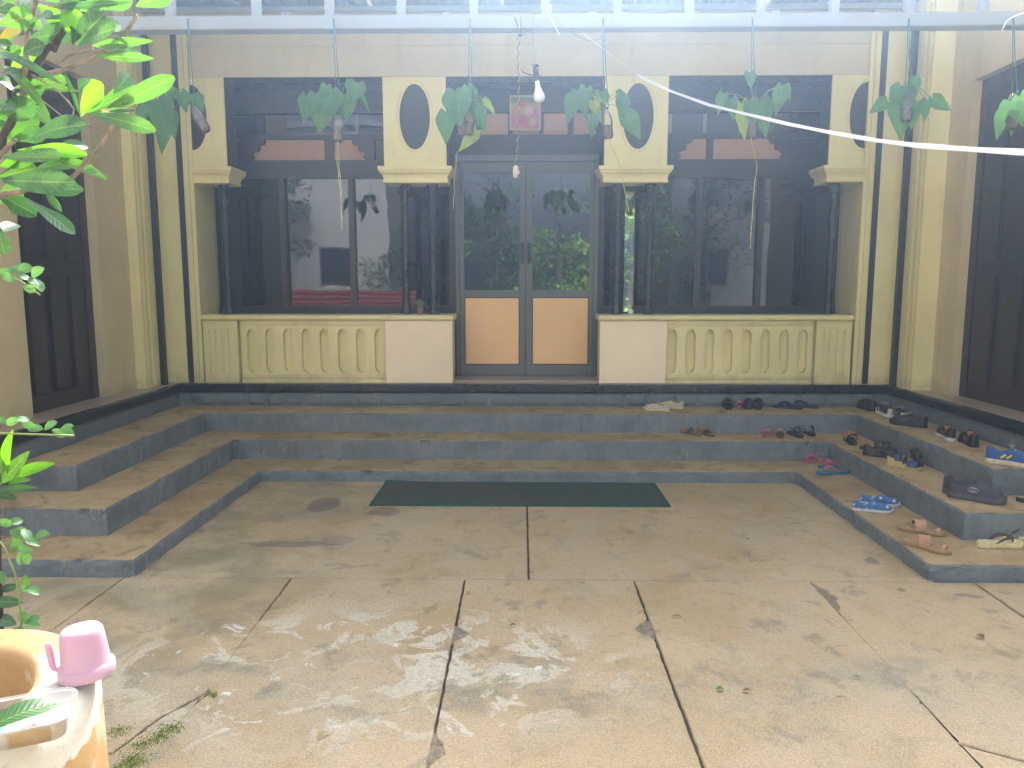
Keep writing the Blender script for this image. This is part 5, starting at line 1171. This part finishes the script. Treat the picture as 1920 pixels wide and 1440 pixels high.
# small things on the pillars
q = at(788, 578, Y=7.02)
pp = empty('sprouting_pot', 'tiny terracotta pot with a sprout on the left pillar top', 'pot', (q.x, 7.02, 1.2175)); g = MB(); g.lathe([(0, 0), (.022, 0), (.03, .05), (.033, .05), (.033, .06), (.027, .06), (.025, .05), (0, .05)], (0, 0, 0), 20); g.build('pot', mat('terracotta', (.28, .13, .08), .8, .2, 20), pp, local=True)
for a in range(6): leaf(V(q.x, 7.02, 1.26), V(q.x + .035 * math.cos(a), 7.02 + .03 * math.sin(a), 1.335 + .01 * (a % 3)), .03, LM['v'], pp, 'round', V(0, -1, .5), nl=5)
q = at(1182, 577, Y=6.96); g = MB(); bm_ = [(0, -.026)] + [(.026 * math.sin(PI * i / 12), -.026 * math.cos(PI * i / 12)) for i in range(1, 12)] + [(0, .026)]
g.lathe(bm_, (q.x, 6.94, 1.2425), 24); tag(g.build('white_ball', M['white'], None, smooth=True), 'small white ball resting on top of the right pillar', 'ball')

# ------------------------------------------------------------------ garden behind the viewer, seen mirrored in the glass
M['whitewall'] = mat('white_wall_paint', (.46, .455, .45), .7, .05, 1.0, dirt=(.5, .47, .42), dk=.3); M['greywall'] = mat('grey_wall_paint', (.22, .225, .23), .75, .08, 1.0)
M['redsheet'] = mat('red_sheet', (.24, .035, .035), .5, .15, 4); M['crown'] = [mat('tree_leaves_a', (.045, .115, .025), .55, .5, 2.5), mat('tree_leaves_b', (.085, .17, .03), .5, .5, 2.5), mat('tree_leaves_c', (.03, .075, .022), .6, .4, 2.5)]
M['crown_bright'] = mat('tree_leaves_sunlit', (.17, .31, .05), .5, .5, 2.5)
for (x0, x1, y, h, m, lab) in ((-13, -4.6, -11.5, 6.6, 'whitewall', 'tall white neighbouring house behind the yard, left of the trees'), (5.0, 13, -12.0, 5.2, 'greywall', 'grey neighbouring house behind the yard, right of the trees')):
    b = empty('neighbour_house', lab, 'house', ((x0 + x1) / 2, y, -.09)); g = MB(); g.box(x0, x1, y - 4, y, -.089, h); w_ = g.build('wall', M[m], b); g = MB(); g.box(x0 - .3, x1 + .3, y - 4.3, y + .3, h + .001, h + .15); g.build('roof', M['greywall'], b)
    for i in range(3):
        cx = x0 + (x1 - x0) * (i + .6) / 3.3; f = MB(); f.box(cx - .55, cx + .55, y + .001, y + .05, 1.4, 2.7, bev=.01); f = f.build('window', M['wood'], b); g = MB(); g.box(cx - .47, cx + .47, y + .051, y + .056, 1.48, 2.62); g.build('pane', M['glass'], f)
fb = empty('sheet_fence', 'low red corrugated sheet fence across the back of the garden', 'fence', (-4.5, -5.4, -.09)); mb = MB(); n = 120; vs = []; fs = []
for i in range(n + 1):
    z = .25 + 1.05 * i / n; yo = .02 * math.sin(z * 2 * PI / .12); vs += [(-8.0, -5.4 + yo, z), (-2.6, -5.4 + yo, z)]
for i in range(n): fs.append((2 * i, 2 * i + 1, 2 * i + 3, 2 * i + 2))
mb.add(vs, fs); mb.build('sheet', M['redsheet'], fb)
for x in (-7.9, -6.2, -4.4, -2.7): g = MB(); g.box(x - .04, x + .04, -5.52, -5.44, -.089, 1.35); g.build('post', M['greywall'], fb)
def tree(lab, x, y, h, cr, ch, m, n=1500, s0=.10, tr=.10):
    t = empty('tree', lab, 'tree', (x, y, -.09), group='trees behind the yard'); g = MB(); pts = [V(x, y, -.09)] + [V(x + R_.uniform(-.12, .12), y + R_.uniform(-.1, .1), h * k / 4) for k in range(1, 5)]; g.tube(pts, [tr, tr * .85, tr * .7, tr * .5, tr * .2], 10)
    for i in range(7):
        a = R_.uniform(0, 2 * PI); z = h * R_.uniform(.45, .85); b = V(x, y, z); e = b + V(math.cos(a) * cr * .7, math.sin(a) * cr * .7, R_.uniform(.2, .8)); g.tube([b, b.lerp(e, .5) + V(0, 0, .1), e], [tr * .4, tr * .25, tr * .1], 6)
    g.build('trunk', M['bark_dark'], t, smooth=True); mb = MB(); cl = [(V(R_.gauss(0, .45) * cr, R_.gauss(0, .45) * cr, h - ch / 2 + R_.gauss(0, .3) * ch), R_.uniform(.25, .5) * cr) for _ in range(16)]
    for i in range(n):
        c, r = R_.choice(cl); d = V(R_.gauss(0, 1), R_.gauss(0, 1), R_.gauss(0, 1)).normalized() * r * R_.uniform(.5, 1); p = c + d + V(x, y, 0); s_ = s0 * R_.uniform(.6, 1.3)
        u = V(R_.uniform(-1, 1), R_.uniform(-1, 1), R_.uniform(-.6, .6)).normalized(); v = u.cross(V(R_.uniform(-.4, .4), R_.uniform(-.4, .4), 1)).normalized() * s_ * .45; u = u * s_
        mb.add([p - u, p + v, p + u, p - v], [(0, 1, 2, 3)])
    mb.build('crown', m, t); return t
tree('leafy sunlit tree straight behind the viewer', 1.12, -8.00, 3.6, 1.3, 2.9, M['crown_bright'], 2600)
tree('dense leafy tree behind the viewer, right of the smaller sunlit one', 3.25, -8.60, 4.6, 1.5, 3.2, M['crown_bright'], 2200)
tree('dark tree behind the viewer, left of the sunlit one', -2.12, -7.60, 4.4, 1.1, 3.0, M['crown'][2], 2200)
tree('small pale tree before the white neighbouring house', -4.25, -9.40, 2.6, .8, 1.5, M['crown'][1], 900, .08, .05)
tree('tall tree beside the grey neighbouring house', 5.75, -10.00, 5.8, 1.8, 3.6, M['crown'][2], 2000)
tree('low bushy tree in front of the grey neighbouring house', 4.50, -7.40, 1.9, .8, 1.7, M['crown'][0], 1200)
tree('low bright bush by the garden path behind the viewer', 2.00, -6.80, 1.3, .8, 1.2, M['crown_bright'], 1300, .07, .04)
tree('broad dark tree added behind the viewer, nearest the middle of the garden', -.95, -9.6, 5.0, 1.35, 4.2, M['crown'][0], 2600)  # put in to darken what the left door pane mirrors
tree('tall tree far left behind the white house roof', -7.75, -9.90, 5.2, 1.3, 2.5, M['crown'][0], 1200)

# ------------------------------------------------------------------ misty volume added to stand in for veiling lens glare
HZ = True
if HZ:
    t = NT('pale_glare'); t.t.nodes.remove(t.b); pv = t.n('ShaderNodeVolumePrincipled')
    pv.inputs['Color'].default_value = (.50, .70, 1.0, 1); pv.inputs['Density'].default_value = .0125; pv.inputs['Anisotropy'].default_value = .87
    t.t.links.new(pv.outputs[0], t.out.inputs['Volume'])
    g = MB(); g.box(-35, 35, -35, 35, -1.1, 7.2); o = g.build('glare_volume', t.m, None); o['kind'] = 'stuff'; o.display_type = 'WIRE'
